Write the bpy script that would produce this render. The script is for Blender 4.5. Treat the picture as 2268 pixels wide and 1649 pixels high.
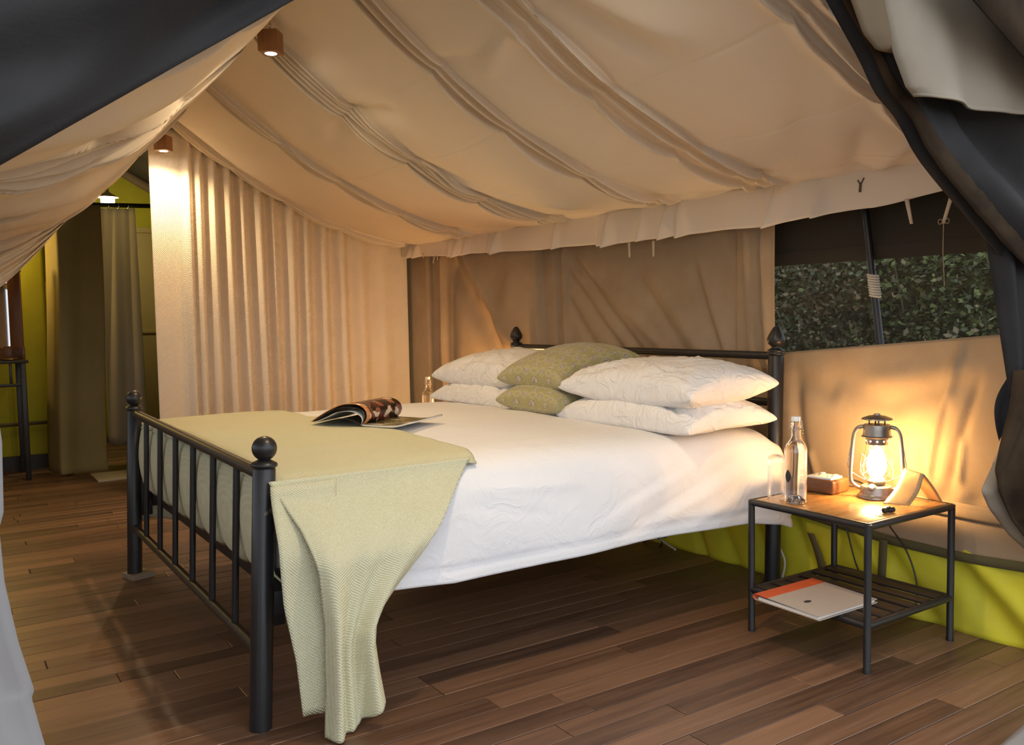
import bpy, bmesh, math, random
import numpy as np
from mathutils import Vector, Matrix, noise as mnoise

for o in list(bpy.data.objects): bpy.data.objects.remove(o)
scene = bpy.context.scene
COL = scene.collection
PI = math.pi
rnd = random.Random(7)

# ------------------------------------------------------------------ camera
CAM = np.array([-0.7293, -2.3847, 1.1461]); YAW, PITCH, ROLL, FPX = 0.9847, -0.0656, -0.0184, 1948.63
IW, IH = 2268.0, 1649.0
_f = np.array([math.cos(YAW)*math.cos(PITCH), math.sin(YAW)*math.cos(PITCH), math.sin(PITCH)])
_r = np.cross(_f, [0, 0, 1]); _r /= np.linalg.norm(_r); _u = np.cross(_r, _f)
CR = _r*math.cos(ROLL)+_u*math.sin(ROLL); CU = -_r*math.sin(ROLL)+_u*math.cos(ROLL)
cd = bpy.data.cameras.new('camera'); cam = bpy.data.objects.new('camera', cd); COL.objects.link(cam)
cd.sensor_fit = 'HORIZONTAL'; cd.sensor_width = 36; cd.lens = 36*FPX/IW; cd.clip_start = .05; cd.clip_end = 200
m = Matrix.Identity(4)
for i in range(3):
    m[i][0], m[i][1], m[i][2], m[i][3] = CR[i], CU[i], -_f[i], CAM[i]
cam.matrix_world = m
scene.camera = cam

def at(px, py, ax, val):
    """point of a surveyed plane (x, y or z = val) measured in the photograph"""
    d = _f*FPX+CR*(px-IW/2)+CU*(IH/2-py); i = 'xyz'.index(ax)
    return Vector(CAM+d*((val-CAM[i])/d[i]))

# ------------------------------------------------------------------ world, exposure
W = bpy.data.worlds.new('world'); scene.world = W; W.use_nodes = True
bg = W.node_tree.nodes['Background']
bg.inputs[0].default_value = (0.86, 0.92, 1.0, 1); bg.inputs[1].default_value = 1.0
vs = scene.view_settings
vs.view_transform = 'Standard'; vs.look = 'None'; vs.gamma = 1; vs.use_curve_mapping = False
vs.exposure = 1.12
LANTERN_W, PENDANT_W, BATH_W = 3.8, 23.0, 10.0
WARM = (1.0, .56, .21); PEND = (1.0, .74, .42)

# ------------------------------------------------------------------ materials
def new_mat(name):
    mt = bpy.data.materials.new(name); mt.use_nodes = True
    nt = mt.node_tree; b = nt.nodes['Principled BSDF']
    return mt, nt, b
def N(nt, typ, **kw):
    n = nt.nodes.new(typ)
    for k, v in kw.items():
        if k.startswith('i_'):
            key = k[2:]; key = int(key) if key.isdigit() else key.replace('_', ' ')
            n.inputs[key].default_value = v
        else: setattr(n, k, v)
    return n
def L(nt, a, b): nt.links.new(a, b)
def mth(nt, op, a, b=None, c=None):
    n = nt.nodes.new('ShaderNodeMath'); n.operation = op
    for i, x in enumerate((a, b, c)):
        if x is None: continue
        if isinstance(x, (int, float)): n.inputs[i].default_value = x
        else: nt.links.new(x, n.inputs[i])
    return n.outputs[0]
def pos(nt):
    return N(nt, 'ShaderNodeTexCoord').outputs['Object']
def mixcol(nt, fac, a, b):
    n = nt.nodes.new('ShaderNodeMix'); n.data_type = 'RGBA'
    if isinstance(fac, (int, float)): n.inputs['Factor'].default_value = fac
    else: nt.links.new(fac, n.inputs['Factor'])
    for s, x in ((6, a), (7, b)):
        if isinstance(x, tuple): n.inputs[s].default_value = (*x[:3], 1)
        else: nt.links.new(x, n.inputs[s])
    return n.outputs[2]
def ramp(nt, fac, stops):
    n = nt.nodes.new('ShaderNodeValToRGB'); nt.links.new(fac, n.inputs[0]); e = n.color_ramp.elements
    while len(e) < len(stops): e.new(.5)
    for i, (p, c) in enumerate(stops): e[i].position = p; e[i].color = (*c, 1) if len(c) == 3 else c
    return n.outputs[0]
def bump(nt, b, h, strength, dist):
    n = N(nt, 'ShaderNodeBump', i_Strength=strength, i_Distance=dist); nt.links.new(h, n.inputs['Height'])
    nt.links.new(n.outputs[0], b.inputs['Normal']); return n
def noise(nt, vec, scale, detail=3, rough=.5, w=None):
    n = N(nt, 'ShaderNodeTexNoise', i_Scale=scale, i_Detail=detail, i_Roughness=rough); nt.links.new(vec, n.inputs['Vector'])
    return n.outputs['Fac']

def fabric(name, col, col2=None, rough=.9, weave=0, wamp=.0006, wk=2, stain=2.5, fine=60, famp=.0006, sheen=0.0, stainfac=1.0, trans=0.0, wrinkle=0.0):
    """woven cloth: soft blotches, fine relief, optional square weave"""
    mt, nt, b = new_mat(name); p = pos(nt)
    col2 = col2 or tuple(c*.86 for c in col)
    n1 = noise(nt, p, stain, 4, .6)
    f = ramp(nt, n1, [(.35, (0, 0, 0)), (.68, (1, 1, 1))])
    f = mth(nt, 'MULTIPLY', f, stainfac)
    L(nt, mixcol(nt, f, col, col2), b.inputs['Base Color'])
    b.inputs['Roughness'].default_value = rough; b.inputs['Specular IOR Level'].default_value = .2
    b.inputs['Sheen Weight'].default_value = sheen
    h = mth(nt, 'MULTIPLY', noise(nt, p, fine, 3), famp*1000)
    if weave:
        s = N(nt, 'ShaderNodeSeparateXYZ'); L(nt, p, s.inputs[0])
        a = mth(nt, 'SINE', mth(nt, 'MULTIPLY', s.outputs[0], 2*PI/weave))
        yz = mth(nt, 'ADD', s.outputs[1], s.outputs[2])
        c = mth(nt, 'SINE', mth(nt, 'MULTIPLY', yz, 2*PI/weave))
        h = mth(nt, 'ADD', h, mth(nt, 'MULTIPLY', mth(nt, 'MULTIPLY', a, c), wamp*1000))
    if wrinkle:
        nn = N(nt, 'ShaderNodeTexNoise', i_Scale=7.5, i_Detail=4.0, i_Roughness=.5, i_Distortion=1.8); L(nt, p, nn.inputs['Vector'])
        rg = mth(nt, 'POWER', mth(nt, 'SUBTRACT', 1.0, mth(nt, 'ABSOLUTE', mth(nt, 'MULTIPLY', mth(nt, 'SUBTRACT', nn.outputs['Fac'], .5), 4.0))), 2.0)
        h = mth(nt, 'ADD', h, mth(nt, 'MULTIPLY', rg, wrinkle))
    bump(nt, b, h, 1.0, .001)
    if trans:
        tr = N(nt, 'ShaderNodeBsdfTranslucent', i_Color=(*col, 1)); mx = N(nt, 'ShaderNodeMixShader', i_0=trans)
        out = nt.nodes['Material Output']; L(nt, b.outputs[0], mx.inputs[1]); L(nt, tr.outputs[0], mx.inputs[2]); L(nt, mx.outputs[0], out.inputs[0])
    return mt
def plain(name, col, rough=.5, metal=0, spec=.5, nz=0, nscale=30, wear=None, bmp=0):
    mt, nt, b = new_mat(name); b.inputs['Roughness'].default_value = rough; b.inputs['Metallic'].default_value = metal
    b.inputs['Specular IOR Level'].default_value = spec
    p = pos(nt)
    n1 = noise(nt, p, nscale, 4, .6)
    c2 = tuple(min(1, c*(1+nz)) for c in col)
    cc = mixcol(nt, n1, tuple(c*(1-nz) for c in col), c2)
    if wear:
        w = ramp(nt, noise(nt, p, 14, 5, .65), [(.66, (0, 0, 0)), (.70, (1, 1, 1))])
        cc = mixcol(nt, w, cc, wear)
    L(nt, cc, b.inputs['Base Color'])
    if bmp: bump(nt, b, n1, .5, bmp)
    return mt
def wood(name, dark, light, axis=0, scale=1.0, rough=.45, rand=.6, grain=1.0):
    mt, nt, b = new_mat(name)
    g = N(nt, 'ShaderNodeNewGeometry'); oi = N(nt, 'ShaderNodeObjectInfo')
    off = N(nt, 'ShaderNodeCombineXYZ'); L(nt, mth(nt, 'MULTIPLY', oi.outputs['Random'], 37.0), off.inputs[0]); L(nt, mth(nt, 'MULTIPLY', oi.outputs['Random'], 11.0), off.inputs[1])
    v = N(nt, 'ShaderNodeVectorMath', operation='ADD'); L(nt, g.outputs['Position'], v.inputs[0]); L(nt, off.outputs[0], v.inputs[1])
    mp = N(nt, 'ShaderNodeMapping'); sc = [14*scale]*3; sc[axis] = .9*scale; mp.inputs['Scale'].default_value = sc; L(nt, v.outputs[0], mp.inputs[0])
    n1 = noise(nt, mp.outputs[0], 2.2, 6, .62)
    mp2 = N(nt, 'ShaderNodeMapping'); sc = [90*scale]*3; sc[axis] = 3*scale; mp2.inputs['Scale'].default_value = sc; L(nt, v.outputs[0], mp2.inputs[0])
    n2 = noise(nt, mp2.outputs[0], 1.5, 4, .6)
    f = mth(nt, 'ADD', mth(nt, 'MULTIPLY', n1, .75), mth(nt, 'MULTIPLY', n2, .25*grain))
    f = mth(nt, 'ADD', f, mth(nt, 'MULTIPLY', mth(nt, 'SUBTRACT', oi.outputs['Random'], .5), rand))
    c = ramp(nt, f, [(.18, dark), (.5, tuple((a+b2)/2 for a, b2 in zip(dark, light))), (.82, light)])
    L(nt, c, b.inputs['Base Color'])
    L(nt, mth(nt, 'ADD', mth(nt, 'MULTIPLY', n1, .25), rough-.12), b.inputs['Roughness'])
    bump(nt, b, f, .35, .002)
    return mt
def emit(name, col, s):
    mt, nt, b = new_mat(name); b.inputs['Base Color'].default_value = (*col, 1)
    b.inputs['Emission Color'].default_value = (*col, 1); b.inputs['Emission Strength'].default_value = s
    return mt
def flame_mat(name, col, s):
    mt, nt, b = new_mat(name); nt.nodes.remove(b)
    t = N(nt, 'ShaderNodeBsdfTransparent', i_Color=(1, 1, 1, 1)); e = N(nt, 'ShaderNodeEmission', i_Color=(*col, 1), i_Strength=s); a = N(nt, 'ShaderNodeAddShader')
    L(nt, t.outputs[0], a.inputs[0]); L(nt, e.outputs[0], a.inputs[1]); L(nt, a.outputs[0], nt.nodes['Material Output'].inputs[0]); return mt
def thin_glass(name, tint=(1, 1, 1), gl=.12):
    mt, nt, b = new_mat(name); nt.nodes.remove(b)
    t = N(nt, 'ShaderNodeBsdfTransparent', i_Color=(*tint, 1)); g = N(nt, 'ShaderNodeBsdfGlossy', i_Color=(1, 1, 1, 1), i_Roughness=.03)
    lw = N(nt, 'ShaderNodeLayerWeight', i_Blend=.35); mx = N(nt, 'ShaderNodeMixShader')
    L(nt, mth(nt, 'ADD', mth(nt, 'MULTIPLY', lw.outputs['Facing'], .55), gl*.3), mx.inputs[0])
    L(nt, t.outputs[0], mx.inputs[1]); L(nt, g.outputs[0], mx.inputs[2]); L(nt, mx.outputs[0], nt.nodes['Material Output'].inputs[0])
    return mt
def glass(name, col=(1, 1, 1), ior=1.45):
    mt, nt, b = new_mat(name); b.inputs['Base Color'].default_value = (*col, 1); b.inputs['Roughness'].default_value = .0
    b.inputs['Transmission Weight'].default_value = 1; b.inputs['IOR'].default_value = ior
    return mt

M = {}
M['liner'] = fabric('ceiling liner cotton', (.82, .735, .63), (.78, .695, .59), stain=1.6, fine=90, famp=.0003)
M['curtain'] = fabric('waffle cotton curtain', (.86, .745, .60), (.83, .71, .565), weave=.011, wamp=.0011, stain=2)
M['canvas'] = fabric('tan tent canvas', (.40, .295, .19), (.33, .235, .145), stain=3.5, fine=140, famp=.0005)
M['canvas2'] = fabric('pale canvas flap', (.31, .265, .205), (.27, .225, .17), stain=3, fine=140, famp=.0004)
M['canvas3'] = fabric('brown canvas lining', (.17, .12, .075), (.14, .10, .06), stain=3)
M['drape'] = fabric('white cotton drape in painted shade', (.27, .255, .25), (.24, .225, .22), stain=2)  # white liner cotton with the entrance shade painted into its base colour
M['khaki'] = fabric('khaki bathroom canvas', (.34, .27, .115), (.29, .23, .095), stain=2, rough=.7)
M['charcoal'] = fabric('charcoal tent canvas', (.034, .032, .032), (.022, .021, .021), stain=4, rough=.8, fine=160)
M['brown_edge'] = fabric('brown reverse canvas', (.045, .027, .013), (.02, .012, .006), stain=9)
M['green'] = fabric('lime green groundsheet', (.66, .60, .030), (.52, .46, .040), stain=3.5, rough=.55, fine=40)
M['green_wall'] = fabric('green bathroom canvas', (.40, .375, .03), (.32, .30, .022), stain=2, rough=.75)
M['olive'] = fabric('olive webbing', (.12, .10, .045), rough=.8)
M['sheet'] = fabric('white cotton sheet', (.77, .76, .76), (.75, .74, .74), stain=4, fine=110, famp=.0004, wrinkle=1.3)
M['pillow'] = fabric('white cotton pillowcase', (.82, .80, .78), (.80, .78, .76), stain=4, fine=110, famp=.0004, wrinkle=4.5)
M['blanket'] = fabric('sage cellular blanket', (.63, .605, .41), (.605, .58, .385), weave=.0085, wamp=.0010, stain=3)
M['blanket_end'] = fabric('grey green blanket end', (.63, .605, .41), (.605, .58, .385), weave=.0085, wamp=.0008, stain=3)
M['shower'] = fabric('white shower curtain', (.66, .61, .50), stain=2, trans=.35)
M['mat'] = fabric('cream bath mat', (.66, .60, .45), weave=.012)
M['black_metal'] = plain('black painted metal', (.016, .015, .016), .38, 0, .5, nz=.35, nscale=18)
M['worn_metal'] = plain('worn black painted metal', (.016, .015, .016), .36, 0, .5, nz=.35, nscale=18, wear=None)
M['chip_metal'] = plain('chipped black painted metal', (.016, .015, .016), .36, 0, .5, nz=.35, nscale=18, wear=(.16, .11, .06))
M['rail_brown'] = plain('bronzed rail', (.036, .026, .017), .45, 0, .4, nz=.5, nscale=40)
M['plank'] = wood('floor plank', (.062, .031, .0185), (.235, .120, .064), axis=0, scale=1, rough=.40, rand=.46)
M['table_wood'] = wood('varnished table wood', (.23, .10, .03), (.46, .25, .09), axis=0, scale=1.4, rough=.28, rand=.1)
M['slat'] = wood('dark shelf slat', (.014, .009, .006), (.038, .025, .015), axis=1, scale=1.2, rough=.5, rand=.3)
M['box_wood'] = wood('red brown wood', (.09, .035, .014), (.22, .095, .040), axis=1, scale=2.2, rough=.4, rand=.2)
M['lamp_wood'] = wood('pendant wood', (.15, .06, .02), (.30, .14, .05), axis=2, scale=3, rough=.4, rand=.2)
M['mirror_wood'] = wood('mirror frame wood', (.14, .05, .015), (.28, .11, .035), axis=2, scale=1.5, rough=.35, rand=.1)
M['block_wood'] = wood('grey wood block', (.20, .15, .10), (.36, .28, .20), axis=0, scale=2, rough=.7, rand=.1)
M['lantern_metal'] = plain('grey lantern metal', (.30, .27, .24), .38, .85, .5, nz=.2, nscale=50)
M['steel'] = plain('steel wire', (.55, .52, .48), .25, 1, .5, nz=.1)
M['glass'] = glass('bottle glass'); M['water'] = glass('water', ior=1.33)
M['tglass'] = thin_glass('thin glass'); M['globe'] = thin_glass('lantern globe glass', (1, .97, .9), .2)
M['flame'] = flame_mat('flame', (1, .66, .28), 34.0); M['vent'] = emit('lit vent hole', (1, .70, .32), 4.0)
M['led'] = emit('pendant bulb', (1, .90, .72), 55.0)
M['bath_bulb'] = emit('bathroom lamp bulb', (1, .88, .62), 14.0)
M['white'] = plain('white ceramic', (.78, .77, .74), .25, nz=.03)
M['white_shade'] = plain('enamel shade', (.62, .57, .46), .35, nz=.05)
M['paper'] = plain('page paper', (.72, .68, .62), .6, nz=.05)
M['leather'] = plain('tan leather', (.38, .24, .115), .42, nz=.15, nscale=60, bmp=.001)
M['black_plastic'] = plain('black plastic', (.012, .012, .012), .35, nz=.2)
M['cord_white'] = plain('white cord', (.55, .53, .48), .5); M['blue'] = plain('blue plug', (.05, .12, .45), .4)
M['orange'] = plain('orange spine cloth', (.55, .085, .02), .6, nz=.1, nscale=80)
M['folder'] = plain('grey buff cover', (.40, .33, .27), .65, nz=.08, nscale=60)
M['ink'] = plain('dark print', (.02, .02, .022), .6)
M['tie'] = fabric('cream tape', (.60, .52, .42)); M['string'] = plain('string', (.42, .34, .22), .9)
M['mirror'] = plain('mirror silver', (.82, .82, .80), .03, 1, nz=0)
M['gold'] = plain('brass dish', (.60, .42, .14), .3, .9, nz=.1)
M['rope'] = plain('pale rope', (.50, .47, .40), .9, nz=.15, nscale=90, bmp=.002)
M['blind'] = fabric('dark window blind', (.050, .042, .030), (.042, .035, .025), stain=3)
M['fly'] = fabric('dark fly sheet', (.06, .05, .035)); M['earth'] = plain('dry earth', (.16, .12, .075), .9, nz=.4, nscale=3)
M['bark'] = plain('grey twig', (.22, .18, .12), .9, nz=.3, nscale=30)
def leafmat(name, a, b2):
    mt, nt, b = new_mat(name); p = pos(nt); n1 = noise(nt, p, 3.0, 4, .7)
    L(nt, ramp(nt, n1, [(.3, a), (.7, b2)]), b.inputs['Base Color']); b.inputs['Roughness'].default_value = .6; return mt
M['leaf_a'] = leafmat('green leaves', (.045, .075, .020), (.20, .25, .075))
M['leaf_b'] = leafmat('dark leaves', (.018, .032, .012), (.075, .10, .035))
M['leaf_c'] = leafmat('dry leaves', (.10, .085, .045), (.27, .22, .12))
def netmat():
    mt, nt, b = new_mat('insect net'); nt.nodes.remove(b)
    t = N(nt, 'ShaderNodeBsdfTransparent', i_Color=(1, 1, 1, 1)); d = N(nt, 'ShaderNodeBsdfDiffuse', i_Color=(.075, .068, .060, 1))
    mx = N(nt, 'ShaderNodeMixShader', i_0=.42); L(nt, t.outputs[0], mx.inputs[1]); L(nt, d.outputs[0], mx.inputs[2]); L(nt, mx.outputs[0], nt.nodes['Material Output'].inputs[0])
    return mt
M['net'] = netmat()
def brocade():
    mt, nt, b = new_mat('sage brocade'); uv = N(nt, 'ShaderNodeTexCoord').outputs['UV']
    s = N(nt, 'ShaderNodeSeparateXYZ'); L(nt, uv, s.inputs[0])
    a = mth(nt, 'MULTIPLY', s.outputs[0], 6.0); c = mth(nt, 'MULTIPLY', s.outputs[1], 6.0)
    sw = mth(nt, 'MULTIPLY', mth(nt, 'SINE', mth(nt, 'MULTIPLY', c, 2*PI)), .25)
    def line(x):
        d = mth(nt, 'ABSOLUTE', mth(nt, 'SUBTRACT', mth(nt, 'FRACT', x), .5)); return mth(nt, 'LESS_THAN', mth(nt, 'ABSOLUTE', mth(nt, 'SUBTRACT', d, .06)), .03)
    lines = mth(nt, 'MAXIMUM', line(mth(nt, 'ADD', a, sw)), line(mth(nt, 'ADD', mth(nt, 'SUBTRACT', a, sw), .0)))
    def motif(da, dc):
        x = mth(nt, 'SUBTRACT', mth(nt, 'FRACT', mth(nt, 'ADD', a, da)), .5); y = mth(nt, 'SUBTRACT', mth(nt, 'FRACT', mth(nt, 'ADD', c, dc)), .5)
        return mth(nt, 'ADD', mth(nt, 'MULTIPLY', mth(nt, 'ABSOLUTE', x), 1.15), mth(nt, 'MULTIPLY', mth(nt, 'ABSOLUTE', y), .85))
    d = mth(nt, 'MINIMUM', motif(0, .25), motif(.5, .75))
    inm = mth(nt, 'LESS_THAN', d, .20); ring = mth(nt, 'LESS_THAN', mth(nt, 'ABSOLUTE', mth(nt, 'SUBTRACT', d, .21)), .018)
    nz = noise(nt, uv, 55, 2)
    mot = mixcol(nt, mth(nt, 'GREATER_THAN', nz, .5), (.29, .25, .19), (.50, .45, .36))
    base = mixcol(nt, noise(nt, uv, 9, 3), (.34, .30, .13), (.40, .355, .16))
    cc = mixcol(nt, mth(nt, 'MULTIPLY', lines, .8), base, (.50, .46, .29)); cc = mixcol(nt, inm, cc, mot); cc = mixcol(nt, mth(nt, 'MULTIPLY', ring, .6), cc, (.22, .19, .12))
    L(nt, cc, b.inputs['Base Color']); b.inputs['Roughness'].default_value = .55; b.inputs['Sheen Weight'].default_value = .2
    bump(nt, b, mth(nt, 'ADD', mth(nt, 'ADD', lines, inm), nz), .4, .0012)
    return mt
M['brocade'] = brocade()
def printmat(name, seed, stops, sc=7, band=None):
    mt, nt, b = new_mat(name); uv = N(nt, 'ShaderNodeTexCoord').outputs['UV']
    mp = N(nt, 'ShaderNodeMapping'); mp.inputs['Location'].default_value = (seed, seed*.7, 0); mp.inputs['Scale'].default_value = (1, 1.2, 1); L(nt, uv, mp.inputs[0])
    v = N(nt, 'ShaderNodeTexVoronoi', i_Scale=sc); v.feature = 'SMOOTH_F1'; v.inputs['Smoothness'].default_value = .35
    n0 = N(nt, 'ShaderNodeTexNoise', i_Scale=5.0, i_Detail=3.0); L(nt, mp.outputs[0], n0.inputs['Vector'])
    ad = N(nt, 'ShaderNodeVectorMath', operation='ADD'); sc2 = N(nt, 'ShaderNodeVectorMath', operation='SCALE'); sc2.inputs['Scale'].default_value = .22
    L(nt, n0.outputs['Color'], sc2.inputs[0]); L(nt, mp.outputs[0], ad.inputs[0]); L(nt, sc2.outputs[0], ad.inputs[1]); L(nt, ad.outputs[0], v.inputs['Vector'])
    s = N(nt, 'ShaderNodeSeparateColor'); L(nt, v.outputs['Color'], s.inputs[0])
    c = ramp(nt, s.outputs[0], stops)
    if band:
        sx = N(nt, 'ShaderNodeSeparateXYZ'); L(nt, uv, sx.inputs[0]); c = mixcol(nt, mth(nt, 'LESS_THAN', sx.outputs[1], band[0]), c, band[1])
    L(nt, c, b.inputs['Base Color']); b.inputs['Roughness'].default_value = .25
    return mt
M['print_a'] = printmat('magazine photo print', 3.1, [(.0, (.010, .007, .006)), (.40, (.02, .010, .008)), (.55, (.16, .02, .018)), (.68, (.42, .16, .07)), (.80, (.015, .01, .01)), (.92, (.72, .55, .42))], 7, (.09, (.55, .22, .07)))
M['print_b'] = printmat('magazine cover print', 8.3, [(.0, (.05, .045, .02)), (.5, (.16, .14, .05)), (.75, (.30, .22, .11)), (1., (.45, .38, .26))], 5)
M['page_dark'] = plain('dark page', (.018, .015, .014), .35, nz=.2)

# ------------------------------------------------------------------ mesh helpers
class MB:
    def __init__(s): s.v = []; s.f = []; s.uv = {}
    def add(s, vs, fs):
        o = len(s.v); s.v += [tuple(p) for p in vs]; s.f += [tuple(i+o for i in f) for f in fs]; return s
    def box(s, c, size, rz=0, M4=None):
        hx, hy, hz = size[0]/2, size[1]/2, size[2]/2; ca, sa = math.cos(rz), math.sin(rz); vs = []
        for z in (-hz, hz):
            for x, y in ((-hx, -hy), (hx, -hy), (hx, hy), (-hx, hy)):
                vs.append((c[0]+x*ca-y*sa, c[1]+x*sa+y*ca, c[2]+z))
        return s.add(vs, [(3, 2, 1, 0), (4, 5, 6, 7), (0, 1, 5, 4), (1, 2, 6, 5), (2, 3, 7, 6), (3, 0, 4, 7)])
    def rbox(s, c, size, r=.004, rz=0, seg=2):
        bm = bmesh.new(); bmesh.ops.create_cube(bm, size=1); bmesh.ops.scale(bm, vec=size, verts=bm.verts)
        bmesh.ops.bevel(bm, geom=bm.edges[:], offset=r, segments=seg, affect='EDGES', profile=.5)
        bm.transform(Matrix.Translation(c) @ Matrix.Rotation(rz, 4, 'Z')); bm.verts.index_update()
        s.add([v.co for v in bm.verts], [[v.index for v in f.verts] for f in bm.faces]); bm.free(); return s
    def lathe(s, prof, c=(0, 0, 0), n=24, axis=None, capb=True, capt=True):
        R = Matrix.Identity(3) if axis is None else Vector((0, 0, 1)).rotation_difference(Vector(axis)).to_matrix()
        vs = []; fs = []; c = Vector(c)
        for r, z in prof:
            for k in range(n):
                a = 2*PI*k/n; vs.append(c+R @ Vector((r*math.cos(a), r*math.sin(a), z)))
        for i in range(len(prof)-1):
            for k in range(n):
                fs.append((i*n+k, i*n+(k+1) % n, (i+1)*n+(k+1) % n, (i+1)*n+k))
        if capb: fs.append(tuple(range(n-1, -1, -1)))
        if capt: fs.append(tuple((len(prof)-1)*n+k for k in range(n)))
        return s.add(vs, fs)
    def tube(s, pts, r, n=8, closed=False, cap=True):
        P = [Vector(p) for p in pts]; m = len(P); vs = []; fs = []
        rr = r if isinstance(r, (list, tuple)) else [r]*m
        up = None
        for i, p in enumerate(P):
            a = P[(i-1) % m] if (closed or i > 0) else p; b = P[(i+1) % m] if (closed or i < m-1) else p
            t = (b-a).normalized()
            if up is None:
                up = t.cross(Vector((0, 0, 1)));
                if up.length < .1: up = t.cross(Vector((1, 0, 0)))
                up.normalize()
            else:
                up = (up-t*up.dot(t)); up.normalize()
            w = t.cross(up)
            for k in range(n):
                g = 2*PI*k/n; vs.append(p+(up*math.cos(g)+w*math.sin(g))*rr[i])
        for i in range(m if closed else m-1):
            for k in range(n):
                j = (i+1) % m; fs.append((i*n+k, i*n+(k+1) % n, j*n+(k+1) % n, j*n+k))
        if cap and not closed: fs += [tuple(range(n-1, -1, -1)), tuple((m-1)*n+k for k in range(n))]
        return s.add(vs, fs)
    def cyl(s, a, b, r, n=16): return s.tube([a, b], r, n)
    def grid(s, fn, us, vs_):
        us = list(us); vs_ = list(vs_); nu, nv = len(us), len(vs_)
        o = len(s.v)
        for j, v in enumerate(vs_):
            for i, u in enumerate(us):
                s.v.append(tuple(fn(u, v))); s.uv[o+j*nu+i] = ((u-us[0])/(us[-1]-us[0]), (v-vs_[0])/(vs_[-1]-vs_[0]))
        for j in range(nv-1):
            for i in range(nu-1):
                s.f.append((o+j*nu+i, o+j*nu+i+1, o+(j+1)*nu+i+1, o+(j+1)*nu+i))
        return s
    def prism(s, poly, z0, z1, frame=None):
        n = len(poly); fr = frame or (lambda x, y, z: (x, y, z))
        return s.add([fr(x, y, z0) for x, y in poly]+[fr(x, y, z1) for x, y in poly],
                     [tuple(range(n-1, -1, -1)), tuple(range(n, 2*n))]+[(i, (i+1) % n, n+(i+1) % n, n+i) for i in range(n)])
    def build(s, name, mat, parent=None, smooth=True, solid=0, flip=False, label=None, kind=None, subd=0, off=0):
        me = bpy.data.meshes.new(name); me.from_pydata(s.v, [], [f[::-1] for f in s.f] if flip else s.f)
        if s.uv:
            ul = me.uv_layers.new(name='UVMap')
            for lp in me.loops: ul.data[lp.index].uv = s.uv.get(lp.vertex_index, (0, 0))
        me.materials.append(M[mat] if isinstance(mat, str) else mat); me.update()
        o = bpy.data.objects.new(name, me); COL.objects.link(o)
        if smooth:
            if smooth is True:
                for p in me.polygons: p.use_smooth = True
            else:
                for p in me.polygons: p.use_smooth = True
                try: me.set_sharp_from_angle(angle=math.radians(smooth))
                except Exception: pass
        if solid:
            md = o.modifiers.new('thickness', 'SOLIDIFY'); md.thickness = solid; md.offset = off
        if subd:
            md = o.modifiers.new('smooth', 'SUBSURF'); md.levels = subd; md.render_levels = subd
        if parent is not None:
            o.parent = parent
            if parent.type == 'EMPTY' or tuple(parent.location) != (0, 0, 0): o.matrix_parent_inverse = parent_inv(parent)
        if label: o['label'] = label
        if kind: o['kind'] = kind
        return o
def parent_inv(p):
    bpy.context.view_layer.update() if False else None
    mw = Matrix.Translation(p.location) if p.parent is None else Matrix.Translation(p.location)
    return mw.inverted()
def empty(name, loc, label, cat, group=None):
    o = bpy.data.objects.new(name, None); o.empty_display_size = .05; o.location = loc; COL.objects.link(o)
    tag(o, label, cat, group); return o
def tag(o, label, cat, group=None):
    o['label'] = label; o['category'] = cat
    if group: o['group'] = group
    return o
def struct(o, label=None):
    o['kind'] = 'structure'
    if label: o['label'] = label
    return o
def copy_tree(root, delta):
    r = root.copy(); COL.objects.link(r); r.location = root.location+Vector(delta)
    for ch in list(root.children):
        c = ch.copy(); COL.objects.link(c); c.parent = r; c.matrix_parent_inverse = ch.matrix_parent_inverse.copy()
        for g in list(ch.children):
            d = g.copy(); COL.objects.link(d); d.parent = c; d.matrix_parent_inverse = g.matrix_parent_inverse.copy()
    return r
def lin(a, b, n): return [a+(b-a)*i/(n-1) for i in range(n)]
def sm(x):
    x = max(0, min(1, x)); return x*x*(3-2*x)
def interp(pts, x):
    if pts[0][0] > pts[-1][0]: pts = pts[::-1]
    if x <= pts[0][0]: return pts[0][1]
    for (a, b), (c, d) in zip(pts, pts[1:]):
        if x <= c: t = (x-a)/(c-a); t = t; return b+(d-b)*t
    return pts[-1][1]
def nz(x, y, z=0.0): return mnoise.noise(Vector((x, y, z)))
def catmull(P, n=8):
    P = [Vector(p) for p in P]; out = []
    for i in range(len(P)-1):
        a, b, c, d = P[max(0, i-1)], P[i], P[i+1], P[min(len(P)-1, i+2)]
        for k in range(n):
            t = k/n; out.append(.5*((2*b)+(c-a)*t+(2*a-5*b+4*c-d)*t*t+(3*b-a-3*c+d)*t**3))
    out.append(P[-1]); return out
def crease_field(creases):
    """sum of soft ridges / valleys along 2D segments: (x0,y0,x1,y1,width,amp)"""
    C = []
    for x0, y0, x1, y1, w, a in creases:
        dx, dy = x1-x0, y1-y0; C.append((x0, y0, dx, dy, dx*dx+dy*dy, w, a))
    def f(x, y):
        s = 0
        for x0, y0, dx, dy, l2, w, a in C:
            t = ((x-x0)*dx+(y-y0)*dy)/l2
            if t < -.25 or t > 1.25: continue
            d = abs((x-x0)*dy-(y-y0)*dx)/math.sqrt(l2)
            if d > 3*w: continue
            e = sm((t+.25)/.35)*sm((1.25-t)/.35)
            s += a*math.exp(-(d/w)**2)*e
        return s
    return f
XW = 2.26            # head wall
YC = 3.47            # curtain at the far end of the sleeping tent
YF = -1.06           # entrance
RX, RZ, EX, EZ = .53, 2.42, 2.24, 1.65

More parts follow.
